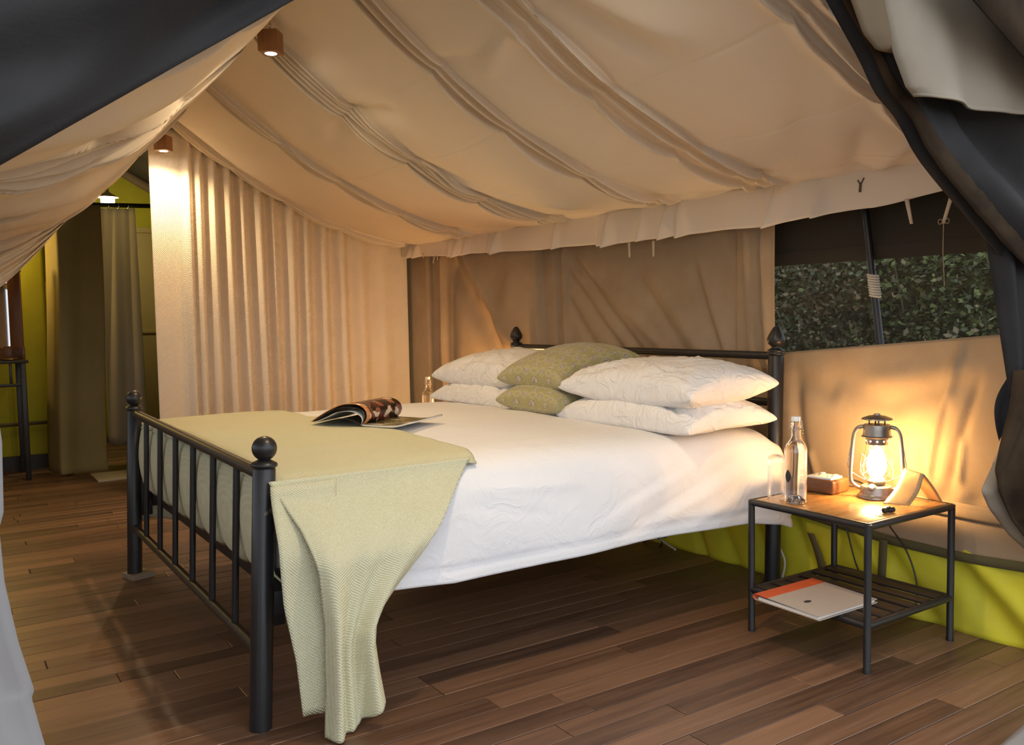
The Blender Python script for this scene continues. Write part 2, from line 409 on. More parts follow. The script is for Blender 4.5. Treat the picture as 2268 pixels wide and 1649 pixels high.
# ------------------------------------------------------------------ floor
fl = MB().box((.4, 2.4, -.06), (4.2, 9.4, .06)).build('floor', 'fly', smooth=False); struct(fl, 'dark brown hardwood plank floor of the tent')
pw = .087; y = -1.75; row = 0
while y < 6.9:
    if y < 3.6: x0, x1 = -1.5, 2.32
    else: x0, x1 = -1.0, 1.3
    x = x0-rnd.uniform(0, .9)
    while x < x1:
        ln = rnd.uniform(.75, 1.75)
        a, b = max(x, x0), min(x+ln, x1)
        if b-a > .12:
            g = .0012; dz = rnd.uniform(-.0007, .0007)
            mb = MB(); t = .003; zt = dz
            X0, X1, Y0, Y1 = a+g, b-g, y+g, y+pw-g
            mb.add([(X0, Y0, -.03), (X1, Y0, -.03), (X1, Y1, -.03), (X0, Y1, -.03), (X0, Y0, zt-.0015), (X1, Y0, zt-.0015), (X1, Y1, zt-.0015), (X0, Y1, zt-.0015),
                    (X0+t, Y0+t*.6, zt), (X1-t, Y0+t*.6, zt), (X1-t, Y1-t*.6, zt), (X0+t, Y1-t*.6, zt)],
                   [(0, 1, 5, 4), (1, 2, 6, 5), (2, 3, 7, 6), (3, 0, 4, 7), (4, 5, 9, 8), (5, 6, 10, 9), (6, 7, 11, 10), (7, 4, 8, 11), (8, 9, 10, 11)])
            mb.build('plank', 'plank', fl, smooth=False)
        x += ln
    y += pw; row += 1

# ------------------------------------------------------------------ ceiling liner
BUND = [(-.80, (-.06, 0.0, .065)), (.055, (-.075, 0.0, .075)), (.66, (-.05, 0.0, .05)), (1.52, (-.085, -.045, -.012, .030, .068)), (2.46, (-.075, -.04, .0, .05)), (3.37, (-.045, .02))]
SEAM = [.53, .95, 1.28, 1.68, 2.05, 2.3]
def seam_env(x, seams):
    for a, b in zip(seams, seams[1:]):
        if a <= x <= b: return math.sin(PI*(x-a)/(b-a))**.7
    return 0.0
ceil_cr = crease_field([  # (X, Y) wrinkles between the pleats
    (.95, .12, 1.02, .40, .03, -.012), (.95, .60, .98, .35, .03, .010), (.95, 1.45, 1.02, 1.15, .04, .014), (.96, 1.6, 1.05, 1.9, .04, .010),
    (1.33, 1.45, 1.75, 1.15, .05, .014), (1.45, 1.40, 1.9, 1.05, .06, -.014), (1.95, .05, 2.2, -.45, .03, .010), (1.85, -.6, 2.15, -.35, .035, .012), (2.0, -.65, 2.2, -.4, .03, -.010),
    (2.06, .6, 2.22, .2, .04, .012), (2.05, 1.45, 2.2, .95, .04, .012), (.65, -.05, 1.2, -.30, .04, .016), (.7, -.12, 1.15, -.42, .04, -.014), (.7, -.3, 1.1, -.55, .05, .012), (1.45, -.7, 1.8, -.4, .05, .010), (2.0, 2.4, 2.2, 1.9, .04, .012)])
def bundle_disp(q, Y, seams, amp=1.0):
    env = seam_env(q, seams); dy = dz = 0; fade = 1-.85*sm((q-2.06)/.15)
    for Yb, offs in BUND:
        yy = Y-Yb
        if abs(yy) > .17: continue
        sp = .84+.34*env
        for k, o in enumerate(offs):
            w = .0130+.002*nz(Yb*3, k*2.1, q*2)
            a = (.032+.022*env)*(1+.35*nz(q*3, Yb+k*3.3))*amp*fade
            d = (yy-o*sp-.008*nz(q*2.5, k*5.0, Yb))/w
            if abs(d) < 3:
                g = math.exp(-d*d); dz -= a*g; dy -= (.012*env+.034)*g*(1 if k % 2 == 0 else .8)*fade
        dz += .012*math.exp(-(yy/.10)**2)
    return dy, dz
def zceil(X, Y):
    s = (X-RX)/(EX-RX); sag = .155+.02*math.sin(Y*1.7)
    return RZ+(EZ-RZ)*s-sag*4*s*(1-s)
def panel_sag(Y):
    ys = [b[0] for b in BUND]
    for a, b in zip(ys, ys[1:]):
        if a <= Y <= b: t = (Y-a)/(b-a); return 4*t*(1-t)*(b-a)
    return 0
YS = []
yv = YF+.02
while yv < 3.44:
    YS.append(yv); near = min(abs(yv-b[0]) for b in BUND); yv += .0042 if near < .13 else .03
YS.append(3.44)
XS = []
xv = RX
while xv < EX-.001:
    XS.append(xv); near = min(abs(xv-q) for q in SEAM); xv += .006 if near < .02 else .022
XS.append(EX)
def ceil_fn(X, Y):
    dy, dz = bundle_disp(X, Y, SEAM)
    near = min(abs(X-q) for q in SEAM[1:5])
    st = .0030*math.exp(-(near/.006)**2)
    s = (X-RX)/(EX-RX); e = 4*s*(1-s)
    w = .006*nz(X*2.2, Y*1.8, 1.0)*e+ceil_cr(X, Y)*1.7
    return (X, Y+dy, zceil(X, Y)+dz+st-.04*panel_sag(Y)*e+w)
ceiling = MB().grid(ceil_fn, XS, YS).build('ceiling', 'liner', solid=.0015); struct(ceiling, 'cream cotton ceiling liner sewn in hanging pleats')
# left slope, pulled down lower towards the far end
LP_SYM = [(.53, 2.42), (.2, 2.20), (-.13, 2.02), (-.42, 1.88), (-.8, 1.74), (-1.3, 1.64)]
LP_LOW = [(.53, 2.42), (.44, 2.22), (.2, 1.985), (-.127, 1.735), (-.365, 1.655), (-.7, 1.58), (-1.3, 1.50)]
SEAML = [-1.3, -.9, -.5, -.13, .2, .53]
def left_fn(X, Y):
    t = sm((Y+.6)/3.9)
    dy, dz = bundle_disp(X, Y, SEAML, 1.3)
    dz += .030*math.sin(Y*11+X*2.5+1.5*nz(X, Y*.7))*sm((.45-X)/.5)+.018*math.sin(Y*23-X*3)*sm((.45-X)/.5)
    z = interp(LP_SYM, X)*(1-t)+interp(LP_LOW, X)*t
    e = max(0, min(1, (.53-X)/.4))
    return (X, Y+dy, z+dz*e-.06*panel_sag(Y)*e+.012*nz(X*3, Y*2.2, 4)*e)
XL = lin(-1.3, .53, 75)
MB().grid(left_fn, XL, YS).build('left_slope', 'liner', ceiling, solid=.0015, flip=True)
# valance along the eave
VZ = [(-1.1, 1.57), (-.67, 1.543), (-.4, 1.515), (-.2, 1.512), (.14, 1.492), (.5, 1.500), (.95, 1.492), (1.4, 1.507), (1.8, 1.512), (2.3, 1.535), (2.8, 1.545), (3.2, 1.57), (3.5, 1.575)]
RUF = [-.17, .03, .10, .60, .68, .85, 1.10, 1.18, 1.55, 2.15, 2.25, 2.52, 2.62, 2.75, 3.22, 3.30]
def val_fn(Y, v):
    r = 0
    for k, y0 in enumerate(RUF):
        r += math.exp(-((Y-y0-.02*v*math.sin(k*1.7))/(.016+.010*v))**2)*(.9+.45*math.sin(k*2.3))
    x = EX-.035-.005*v-.055*v**.7*r-.012*v*nz(Y*3.1, v)
    zt = 1.665
    zb = interp(VZ, Y)-.016*r+.006*nz(Y*5, 2)
    return (x, Y+.012*v*math.sin(Y*31)*r, zt+(zb-zt)*v)
val = MB().grid(val_fn, lin(YF+.02, 3.46, 380), lin(0, 1, 14)).build('valance', 'liner', ceiling, solid=.0012)
for px, py, l, sw in ((937, 560, .035, .004), (963, 566, .05, -.03), (968, 566, .03, .006), (1393, 536, .075, .004), (1447, 533, .075, .0), (2008, 440, .09, .02), (2112, 420, .11, -.035)):
    p = at(px, py, 'x', EX-.05); pts = [p+Vector((0, -sw*t, -l*t+.0)) for t in (0, .3, .6, 1)]
    mb = MB()
    mb.grid(lambda u, v, pts=pts, l=l: pts[int(round(v*3))]+Vector((0, u*.0085*(1-.3*v), 0)), (-1, 0, 1), (0, 1/3, 2/3, 1)); mb.build('tie', 'tie', val, solid=.0015)
p = at(2090, 490, 'x', EX-.05)
MB().tube([p, p+Vector((.005, .004, -.10)), p+Vector((.01, 0, -.22))], .0016, 6).build('string', 'string', val)
MB().tube([p+Vector((0, .02*math.cos(a), .009*math.sin(2*a))) for a in lin(0, 2*PI, 14)[:-1]], .0015, 5, closed=True).build('string_bow', 'string', val)
p = at(1906, 398, 'x', EX-.04)
MB().tube([p+Vector((0, .012, 0)), p+Vector((0, 0, -.02)), p+Vector((0, -.014, .005))], .003, 6).tube([p+Vector((0, 0, -.01)), p+Vector((-.004, 0, -.045))], .005, 6).build('hook', 'canvas3', val)

# ------------------------------------------------------------------ head wall
def wpx(*a): q = at(a[0], a[1], 'x', XW); return q.y, q.z
def wc(x0, y0, x1, y1, w, amp): return (*wpx(x0, y0), *wpx(x1, y1), w, amp)
hw_cr = crease_field([
    wc(1000, 590, 1115, 790, .075, .045), wc(1010, 560, 1060, 640, .05, .03), wc(1040, 570, 1150, 760, .045, -.035), wc(1080, 690, 1130, 790, .04, .02), wc(1150, 600, 1120, 780, .10, -.03),
    wc(1275, 590, 1425, 800, .028, .022), wc(1262, 620, 1385, 800, .028, .020), wc(1300, 600, 1500, 810, .03, -.014), wc(1255, 670, 1330, 800, .03, .016), wc(1400, 600, 1520, 800, .035, .014),
    wc(1530, 600, 1590, 800, .030, .018), wc(1550, 600, 1610, 800, .03, -.012), wc(1440, 620, 1560, 800, .035, -.010),
    wc(945, 560, 955, 900, .03, .03), wc(975, 560, 985, 900, .03, -.03), wc(1000, 580, 1010, 900, .025, .02),
    wc(1246, 560, 1256, 800, .018, -.03), wc(1225, 560, 1235, 800, .02, .025), wc(1650, 520, 1665, 800, .02, -.012), wc(1692, 520, 1702, 800, .012, -.028), wc(1680, 520, 1692, 800, .012, .016)])
Y1195 = wpx(1192, 560)[0]; Y1195b = wpx(1207, 780)[0]
Y1625 = wpx(1625, 560)[0]
def hw_fn(Y, Z):
    e = Y1195+(Y1195b-Y1195)*(1.55-Z)/.6
    st = -.05*sm((Y-e)/.02)*sm((2.95-Y)/.3)
    st += -.018*sm((Y1625-Y)/.015)
    return (XW+.02+hw_cr(Y, Z)*1.1+st+.008*nz(Y*1.7, Z*1.7), Y, Z)
wall = MB().grid(hw_fn, lin(.105, 3.62, 330), lin(.30, 1.78, 90)).build('wall_head', 'canvas', solid=.002); struct(wall, 'tan canvas wall behind the headboard, creased in long diagonal folds')
WT = [(-1.2, 1.07), (-.84, 1.050), (.06, .967), (.2, .955)]
low_cr = crease_field([wc(2125, 800, 2060, 1060, .02, -.02), wc(2170, 860, 2110, 1060, .02, .02), wc(2105, 900, 2070, 1050, .015, .018), wc(2140, 980, 2130, 1060, .014, -.018), wc(2040, 1000, 2050, 1060, .012, .012), wc(1770, 860, 1790, 1050, .03, .015), wc(1800, 1000, 1810, 1050, .02, -.012),
    wc(1850, 830, 1990, 900, .05, .014), wc(1760, 830, 1850, 870, .04, .014), wc(1990, 880, 2150, 840, .05, .012), (-.35, .86, -.75, .93, .05, -.012)])
def low_fn(Y, v):
    zt = interp(WT, Y); zb = .415
    z = zb+(zt-zb)*v
    gz = .010*math.exp(-((v-.10)/.05)**2)*math.sin(Y*55)*sm((-.3-Y)/.3)
    return (XW+.005+low_cr(Y, z)*1.0-.03*math.sin(PI*v)+.008*nz(Y*2, z*2, 3)+gz, Y, z)
MB().grid(low_fn, lin(-1.12, .125, 150), lin(0, 1, 55)).build('window_panel', 'canvas', wall, solid=.002)
def hem_fn(Y, v):
    return (XW-.006-.004*math.sin(PI*v)+.004*nz(Y*6, v*2), Y, .405+.055*v)
MB().grid(hem_fn, lin(-1.10, .125, 110), lin(0, 1, 6)).build('hem_band', 'canvas', wall, solid=.003)
def lowc_fn(Y, v):
    zb = .285+.02*math.sin(Y*4+1); zt = .44
    return (XW+.012+.02*nz(Y*4, v, 7)-.015*(1-v), Y, zb+(zt-zb)*v)
MB().grid(lowc_fn, lin(-1.15, .35, 90), lin(0, 1, 10)).build('lower_canvas', 'canvas', wall, solid=.002)
def band_fn(Y, v):
    zb = .285+.02*math.sin(Y*4+1)
    return (XW-.012+.02*nz(Y*4, 0, 7), Y, zb-.012+.034*v)
MB().grid(band_fn, lin(-1.15, .35, 90), (0, .5, 1)).build('webbing_band', 'olive', wall, solid=.002)
gr_cr = crease_field([(-.35, .30, -.62, .02, .03, .022), (-.28, .30, -.52, .05, .03, -.02), (.25, .30, .10, .02, .03, .02), (.45, .25, .30, .0, .04, .02), (.62, .22, .5, 0, .03, .02), (-.62, .30, -.92, .02, .04, .024), (-.72, .30, -1.02, .05, .03, -.02), (.02, .28, -.12, .05, .03, .016)])
def gr_fn(Y, v):
    z = .325*v; return (XW-.005+.022*v*v+gr_cr(Y, z)*1.1+.010*nz(Y*3, z*3, 9)*math.sin(PI*v), Y, z-.002)
MB().grid(gr_fn, lin(-1.3, 3.6, 300), lin(0, 1, 18)).build('groundsheet_skirt', 'green', wall, solid=.002)
for pts in (((1795, 1180), (1810, 1215), (1822, 1262), (1818, 1290)), ((1957, 1195), (1956, 1240), (1952, 1300))):
    q = [at(px, py, 'x', XW-.034) for px, py in pts]; q = catmull(q, 4)
    mb = MB(); mb.grid(lambda u, v, q=q: q[int(round(v*(len(q)-1)))]+Vector((-.004*math.sin(v*3), u*.017, 0)), (-1, 0, 1), lin(0, 1, len(q))); mb.build('webbing_strap', 'olive', wall, solid=.002)
# window: net, blind
win = MB().grid(lambda Y, Z: (XW+.085+.004*nz(Y*3, Z*3), Y, Z), lin(-1.12, .30, 20), lin(.88, 1.80, 14)).build('window_1', 'net'); struct(win, 'dark insect net window with the bush behind it')
zbl = at(1900, 577, 'x', XW+.105).z
MB().grid(lambda Y, v: (XW+.105+.010*nz(Y*4, v, 2), Y, zbl+(1.85-zbl)*v), lin(-1.12, .30, 40), lin(0, 1, 10)).build('blind', 'blind', win, solid=.003)
MB().grid(lambda Y, v: (XW+.098+.010*nz(Y*4, v*.1, 2), Y, zbl+.055+.004*v), lin(-1.12, .30, 40), (0, 1)).build('blind_seam', 'charcoal', win, solid=.003)
# other tent walls and outer fly (seen by light more than by the camera)
o = MB().box((-1.5, 2.95, .35), (.004, 8.1, .70)).box((-1.5, 2.95, 1.88), (.004, 8.1, .24)).box((-1.5, 5.0, 1.23), (.004, 4.0, 1.06)).box((-1.5, -.95, 1.23), (.004, .3, 1.06)).build('wall_left', 'canvas', smooth=False); struct(o)
o = MB().grid(lambda Y, Z: (-1.51, Y, Z), lin(-.82, 3.02, 8), lin(.68, 1.78, 4)).build('added_window', 'net'); struct(o)  # net and wall opening added out of view to let in side daylight
def fly_fn(u, Y):
    z = 2.78-abs(u-.5)*.46 if True else 0
    return (u, Y, z-.05*math.sin(PI*min(1, abs(u-.5)/2.6)))
o = MB().grid(fly_fn, lin(-2.0, 3.0, 21), lin(-1.3, 7.3, 20)).build('roof', 'fly', solid=.004); struct(o, 'dark fly sheet over the tent')
o = MB().grid(lambda Y, Z: (XW+.15, Y, Z), (-1.2, 3.7), (1.60, 2.3)).build('wall_eave', 'fly', solid=.004); struct(o)
o = MB().box((8, 3, -.42), (60, 60, .2)).build('ground', 'earth', smooth=False); struct(o, 'dry earth outside the tent')

# ------------------------------------------------------------------ far curtain
PL = [(.47, 0), (.66, .008), (.70, -.035), (.735, .01), (.765, -.035), (.81, .02), (.855, -.04), (.90, .025), (.955, -.04), (1.00, .02), (1.05, -.03), (1.10, .028), (1.16, -.035), (1.21, .026), (1.25, -.02), (1.31, .03), (1.37, -.03), (1.42, .02),
      (1.47, -.03), (1.53, .025), (1.60, -.03), (1.66, .022), (1.74, -.028), (1.80, .020), (1.88, -.02), (1.95, .012), (2.05, -.008), (2.15, .006), (2.24, 0)]
def pleat(x):
    if x <= PL[0][0]: return PL[0][1]
    for (a, b), (c, d) in zip(PL, PL[1:]):
        if x <= c: return b+(d-b)*sm((x-a)/(c-a))
    return PL[-1][1]
def cur_fn(X, Z):
    h = (2.3-Z)/2.3; X2 = X+.018*math.sin(X*9+1)*(h-.4)
    s = (X-RX)/(EX-RX)
    zt = min(2.36, zceil(max(RX, X), 3.4)+.04)
    return (X, YC+pleat(X2)*(.95+.5*h)+.004*nz(X*12, Z*1.5), zt*Z/2.36)
c = MB().grid(cur_fn, lin(.475, 2.245, 260), lin(.01, 2.36, 40)).build('curtain', 'curtain', solid=.0025)
tag(c, 'cream waffle-weave curtain hanging in pleats across the end of the room', 'curtain')
# second curtain gathered aside at the left, under the liner
ca = [at(118, 500, 'y', YC), at(60, 525, 'y', YC), at(0, 560, 'y', YC)]
def tie_fn(u, v):
    # u along the cloth from upper right to lower left, v across from upper to lower edge
    up = Vector((.12-.85*u, YC, 1.86-.38*u+.03*math.sin(PI*u))); lo = Vector((-.02-.85*u, YC, 1.74-1.15*u+.50*u*u))
    p = up.lerp(lo, v); p.y += .018*math.sin(v*34+u*4)+.014*math.sin(v*17+u*2)-.03*math.sin(PI*v); return p
c = MB().grid(tie_fn, lin(0, 1, 40), lin(0, 1, 70)).build('curtain', 'curtain', solid=.002)
tag(c, 'cream curtain drawn aside and bunched under the left ceiling cloth', 'curtain')

# ------------------------------------------------------------------ entrance flaps
YA = YF-.03
def flapL(u, v):
    # u along the lower edge, v up from it
    e = [at(px, py, 'y', YA-.08) for px, py in ((-420, 600), (0, 365), (325, 183), (650, 0), (1000, -190))]
    k = u*(len(e)-1); i = min(int(k), len(e)-2); p = e[i].lerp(e[i+1], k-i)
    up = Vector((-.42, 0, .60))
    q = p+up*v*.95
    d = .045*math.sin(v*13+1.5*math.sin(u*5))+.030*math.sin(v*24+u*7)+.05*nz(u*4, v*3, 2)
    q.y += -.05*v-d*sm(v/.08)
    return q
o = MB().grid(flapL, lin(0, 1, 70), lin(0, 1, 90)).build('tent_flap', 'charcoal', solid=.003); tag(o, 'charcoal canvas entrance flap slanting across the upper left corner', 'tent flap')
# right flap
def pl(poly, t):
    k = t*(len(poly)-1); i = min(int(k), len(poly)-2); return poly[i].lerp(poly[i+1], k-i)
Redge = catmull([at(px, py, 'y', YA) for px, py in ((1790, -130), (1858, 0), (1925, 122), (1962, 200), (2008, 258), (2052, 340), (2105, 410), (2150, 462), (2200, 520), (2268, 592), (2360, 660))], 4)
def flapR(u, v):
    p = pl(Redge, u); q = p+Vector((.75, 0, .50))*v
    d = .030*math.sin(v*15+1.2*math.sin(u*4))+.016*math.sin(v*31+u*5)
    q.y += .03*math.cos(v*30)*math.exp(-v*18)-d*sm(v/.06)-.02*v
    return q
fr = MB().grid(flapR, lin(0, 1, 60), lin(0, 1, 70)).build('tent_flap', 'charcoal', solid=.003); tag(fr, 'charcoal canvas entrance flap drawn up at the upper right', 'tent flap')
def rim(u, v):
    p = pl(Redge, u); w = .012+.075*sm(u*1.3)
    q = p+Vector((.75, 0, .50)).normalized()*w*v
    q.y += -.008-.012*math.sin(PI*v)+.006*nz(u*30, v*3)*u; return q
MB().grid(rim, lin(0, 1, 70), lin(0, 1, 8)).build('rolled_edge', 'brown_edge', fr, solid=.003)
B1 = [[(1840, -120), (1885, 0), (1912, 75), (1940, 110), (1975, 117)], [(2010, -120), (1990, 0), (2010, 80), (2020, 110), (2030, 122)]]
def bg1(u, v):
    a = pl([at(px, py, 'y', YA-.04) for px, py in B1[0]], v); b = pl([at(px, py, 'y', YA-.04) for px, py in B1[1]], v); q = a.lerp(b, u); q.y += -.02*math.sin(PI*u); return q
o = MB().grid(bg1, lin(0, 1, 12), lin(0, 1, 20)).build('flap_lining', 'canvas3', fr, solid=.003)
B2 = [[(1920, -140), (1968, 0), (1995, 118), (2020, 190), (2038, 210)], [(2340, -140), (2390, 0), (2430, 120), (2450, 215), (2460, 262)]]
def bg2(u, v):
    a = pl([at(px, py, 'y', YA-.075) for px, py in B2[0]], v); b = pl([at(px, py, 'y', YA-.075) for px, py in B2[1]], v); q = a.lerp(b, u)
    # the hem dips in the middle
    q.z += -.02*math.sin(PI*u)*v
    q.y += -.016*math.sin(u*13+.8)*(.5+.5*v)-.007*math.sin(u*31+v*3)*v+.03*math.exp(-u*30); return q
o = MB().grid(bg2, lin(0, 1, 60), lin(0, 1, 40)).build('rolled_flap', 'canvas2', solid=.003); MB().grid(lambda u, v: bg2(u, .93+.07*v)+Vector((0, -.003, 0)), lin(0, 1, 60), lin(0, 1, 4)).build('stitched_hem', 'canvas2', o, solid=.004); tag(o, 'pale beige canvas panel folded over the dark flap at the upper right', 'tent flap')
B3 = [[(2040, -140), (2155, 0), (2268, 128), (2420, 300)], [(2600, -300), (2600, -200), (2600, 0), (2600, 150)]]
def bg3(u, v):
    a = pl([at(px, py, 'y', YA-.16) for px, py in B3[0]], v); b = pl([at(px, py, 'y', YA-.16) for px, py in B3[1]], v); q = a.lerp(b, u); q.y += -.02*math.sin(u*7); return q
o = MB().grid(bg3, lin(0, 1, 16), lin(0, 1, 20)).build('awning_edge', 'brown_edge', solid=.004); tag(o, 'dark brown awning canvas in the top right corner', 'awning')
# hanging door panel at the right, dark outside and tan lining
D1 = [at(px, py, 'y', YA+.06) for px, py in ((2172, 470), (2180, 520), (2192, 590), (2215, 745), (2228, 830), (2236, 880))]
def door1(u, v):
    p = pl(D1, v); q = p+Vector((.22*u, -.16*u, 0)); q.y += -.03*math.sin(u*9+v*2)*sm(u/.1); q.z += 0; return q
o = MB().grid(door1, lin(0, 1, 30), lin(0, 1, 30)).build('door_flap', 'charcoal', solid=.003); tag(o, 'black canvas door flap hanging beside the window at the right', 'door flap')
D2 = [at(px, py, 'y', YA+.03) for px, py in ((2245, 820), (2236, 900), (2216, 975), (2203, 1040), (2212, 1090), (2240, 1150), (2290, 1215), (2340, 1260))]
def door2(u, v):
    p = pl(D2, v); q = p+Vector((.24*u, -.16*u, .03*u)); q.y += -.02*math.sin(u*11+v*5)*sm(u/.1); return q
MB().grid(door2, lin(0, 1, 26), lin(0, 1, 40)).build('lower_flap', 'brown_edge', o, solid=.003)
D3 = [[(2216, 972), (2198, 1030), (2172, 1085), (2190, 1125), (2235, 1185), (2300, 1240)], [(2240, 900), (2216, 1040), (2215, 1092), (2242, 1152), (2290, 1215), (2350, 1262)]]
def door3(u, v):
    a = pl([at(px, py, 'y', YA+.08) for px, py in D3[0]], v); b = pl([at(px, py, 'y', YA+.05) for px, py in D3[1]], v); q = a.lerp(b, u); q.y -= .01*math.sin(PI*u); return q
MB().grid(door3, lin(0, 1, 8), lin(0, 1, 30)).build('flap_hem', 'canvas2', o, solid=.003)
D4 = [at(px, py, 'y', YA+.10) for px, py in ((2236, 830), (2212, 870), (2203, 905), (2206, 945), (2216, 985), (2230, 1030))]
def door4(u, v): p = pl(catmull(D4, 4), v); return p+Vector((.25*u, -.02*u, 0))
MB().grid(door4, lin(0, 1, 6), lin(0, 1, 24)).build('inner_fold', 'charcoal', o, solid=.003)
# white drape at the lower left, beside the entrance, its shade put into the colour
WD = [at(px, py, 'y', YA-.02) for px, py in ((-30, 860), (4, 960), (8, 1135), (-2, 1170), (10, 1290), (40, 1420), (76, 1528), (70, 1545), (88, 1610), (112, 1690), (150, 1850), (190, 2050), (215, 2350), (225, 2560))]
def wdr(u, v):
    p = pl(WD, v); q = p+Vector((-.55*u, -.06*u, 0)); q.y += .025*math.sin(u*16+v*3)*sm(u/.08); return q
o = MB().grid(wdr, lin(0, 1, 40), lin(0, 1, 60)).build('entrance_drape', 'drape', solid=.002); tag(o, 'white drape edge coloured grey for shade, hanging at the lower left beside the entrance', 'drape')
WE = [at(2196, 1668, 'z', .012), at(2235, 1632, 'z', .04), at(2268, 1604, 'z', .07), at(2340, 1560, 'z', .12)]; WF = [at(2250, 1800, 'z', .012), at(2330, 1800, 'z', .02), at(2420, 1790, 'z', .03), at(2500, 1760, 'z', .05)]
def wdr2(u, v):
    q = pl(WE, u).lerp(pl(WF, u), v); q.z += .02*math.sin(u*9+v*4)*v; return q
o = MB().grid(wdr2, lin(0, 1, 24), lin(0, 1, 16)).build('entrance_drape', 'drape', solid=.002); tag(o, 'small corner of white drape coloured grey for shade, on the floor at the lower right', 'drape')

# ------------------------------------------------------------------ bed frame
bed = empty('bed', (1.05, .95, 0), 'black metal double bed frame with ball finials and spindled footboard', 'bed')
def post(base, top, mat, head, name='post'):
    base = Vector(base); top = Vector(top); ax = (top-base).normalized(); ln = (top-base).length
    fh = .118 if head else .088
    r = .032 if head else .0315
    prof = [(r*1.0, 0), (r, .004), (r, ln-fh-.004), (r-.003, ln-fh)]
    if head: prof = [(r+.006, 0), (r+.006, .02), (r, .024)]+prof[2:]
    o = MB().lathe(prof, base, 28, ax).build(name, mat, bed, smooth=40)
    b = base+ax*(ln-fh)
    if not head:
        R = .0345; pr = [(.030, 0), (.036, .004), (.037, .009), (.034, .014), (.024, .019), (.016, .023), (.0135, .027)]
        for k in range(1, 15):
            a = -PI/2+PI*(k+.9)/15.0; pr.append((max(.002, R*math.cos(a)), .088-R+R*math.sin(a)))
    else:
        pr = [(.030, 0), (.037, .004), (.037, .010), (.031, .013), (.035, .016), (.035, .021), (.024, .026), (.018, .032), (.022, .037), (.032, .046), (.037, .058), (.0365, .068), (.031, .082), (.023, .097), (.015, .110), (.010, .116), (.002, .118)]
    MB().lathe(pr, b, 28, ax).build('finial', 'chip_metal' if mat == 'chip_metal' else mat, o, smooth=True)
    return o
NFb = Vector((-.004, .018, 0)); NFt = at(586, 965, 'y', .018)
FFb = Vector((-.004, 1.80, .024)); FFt = at(297, 864, 'y', 1.80)
HNb = Vector((2.165, .035, 0)); HNt = at(1720, 722, 'x', 2.165)
HFt = at(1143, 723, 'x', 2.165); HFb = Vector((2.165, HFt.y, 0))
post(NFb, NFt, 'chip_metal', False); post(FFb, FFt, 'black_metal', False); post(HNb, HNt, 'black_metal', True); post(HFb, HFt, 'black_metal', True)
def lp(a, b, z): return a.lerp(b, (z-a.z)/(b.z-a.z))
ZT, ZB = .722, .222
a, b = lp(NFb, NFt, ZT-.008), lp(FFb, FFt, ZT+.018)
MB().cyl(a, b, .0185, 20).build('top_rail', 'rail_brown', bed, smooth=40)
a2, b2 = lp(NFb, NFt, ZB-.008), lp(FFb, FFt, ZB+.006)
MB().cyl(a2, b2, .0165, 18).build('bottom_rail', 'rail_brown', bed, smooth=40)
for k in range(1, 7):
    t = k/7; MB().cyl(a2.lerp(b2, t), a.lerp(b, t), .0105, 14).build('spindle', 'black_metal', bed, smooth=40)
q1, q2 = lp(HNb, HNt, .958), lp(HFb, HFt, .958)
MB().cyl(q1, q2, .0165, 18).build('head_rail', 'black_metal', bed, smooth=40)
q1, q2 = lp(HNb, HNt, .765), lp(HFb, HFt, .765)
MB().cyl(q1, q2, .0165, 18).build('head_rail', 'black_metal', bed, smooth=40)
MB().rbox((.095, .92, .375), (.03, 1.80, .062), .003).build('end_beam', 'black_metal', bed, smooth=40)
for y in (.035, 1.83):
    MB().rbox((1.08, y, .345), (2.14, .03, .07), .003).build('side_rail', 'black_metal', bed, smooth=40)
MB().rbox((2.13, .93, .345), (.03, 1.8, .06), .003).build('end_beam', 'black_metal', bed, smooth=40)
MB().rbox((.055, .032, .36), (.05, .02, .16), .003).build('bracket', 'black_metal', bed, smooth=40)
MB().rbox((.055, 1.79, .36), (.05, .02, .16), .003).build('bracket', 'black_metal', bed, smooth=40)
o = MB().rbox((.01, 1.795, .012), (.10, .10, .023), .002, rz=.3).build('wood_block', 'block_wood', smooth=False); tag(o, 'small grey wood block under the far foot post of the bed', 'block')

# mattress
def rounded_slab(x0, x1, y0, y1, z0, z1, r, nx=40, ny=36):
    mb = MB(); mb.rbox(((x0+x1)/2, (y0+y1)/2, (z0+z1)/2), (x1-x0, y1-y0, z1-z0), r, seg=5); return mb
o = rounded_slab(.075, 2.09, .02, 1.85, .385, .645, .05).build('mattress', 'sheet', smooth=True); tag(o, 'thick mattress under the white sheet on the bed frame', 'mattress')

# white sheet: top and hanging sides
def sz(X): return .704-.030*max(0, min(1, X/2.1))
def sheet_prof(s):
    """s 0..1 near hem up and over to the far side; returns y,z,kind"""
    pts = [(-.090, .0), (-.088, .10), (-.074, .20), (-.052, .262), (-.020, .300), (.030, .319), (.12, .326), (.30, .331), (.95, .342), (1.55, .330), (1.78, .318), (1.86, .300), (1.905, .25), (1.915, .15), (1.915, .06)]
    k = s*(len(pts)-1); i = min(int(k), len(pts)-2); t = k-i
    a, b, c, d = (pts[max(0, i-1)], pts[i], pts[i+1], pts[min(len(pts)-1, i+2)])
    f = lambda j: .5*((2*b[j])+(c[j]-a[j])*t+(2*a[j]-5*b[j]+4*c[j]-d[j])*t*t+(3*b[j]-a[j]-3*c[j]+d[j])*t**3)
    return f(0), f(1)
HEM = [(.1, .350), (.36, .352), (.58, .330), (.92, .338), (1.2, .340), (1.42, .338), (1.87, .328), (2.05, .300), (2.15, .295)]
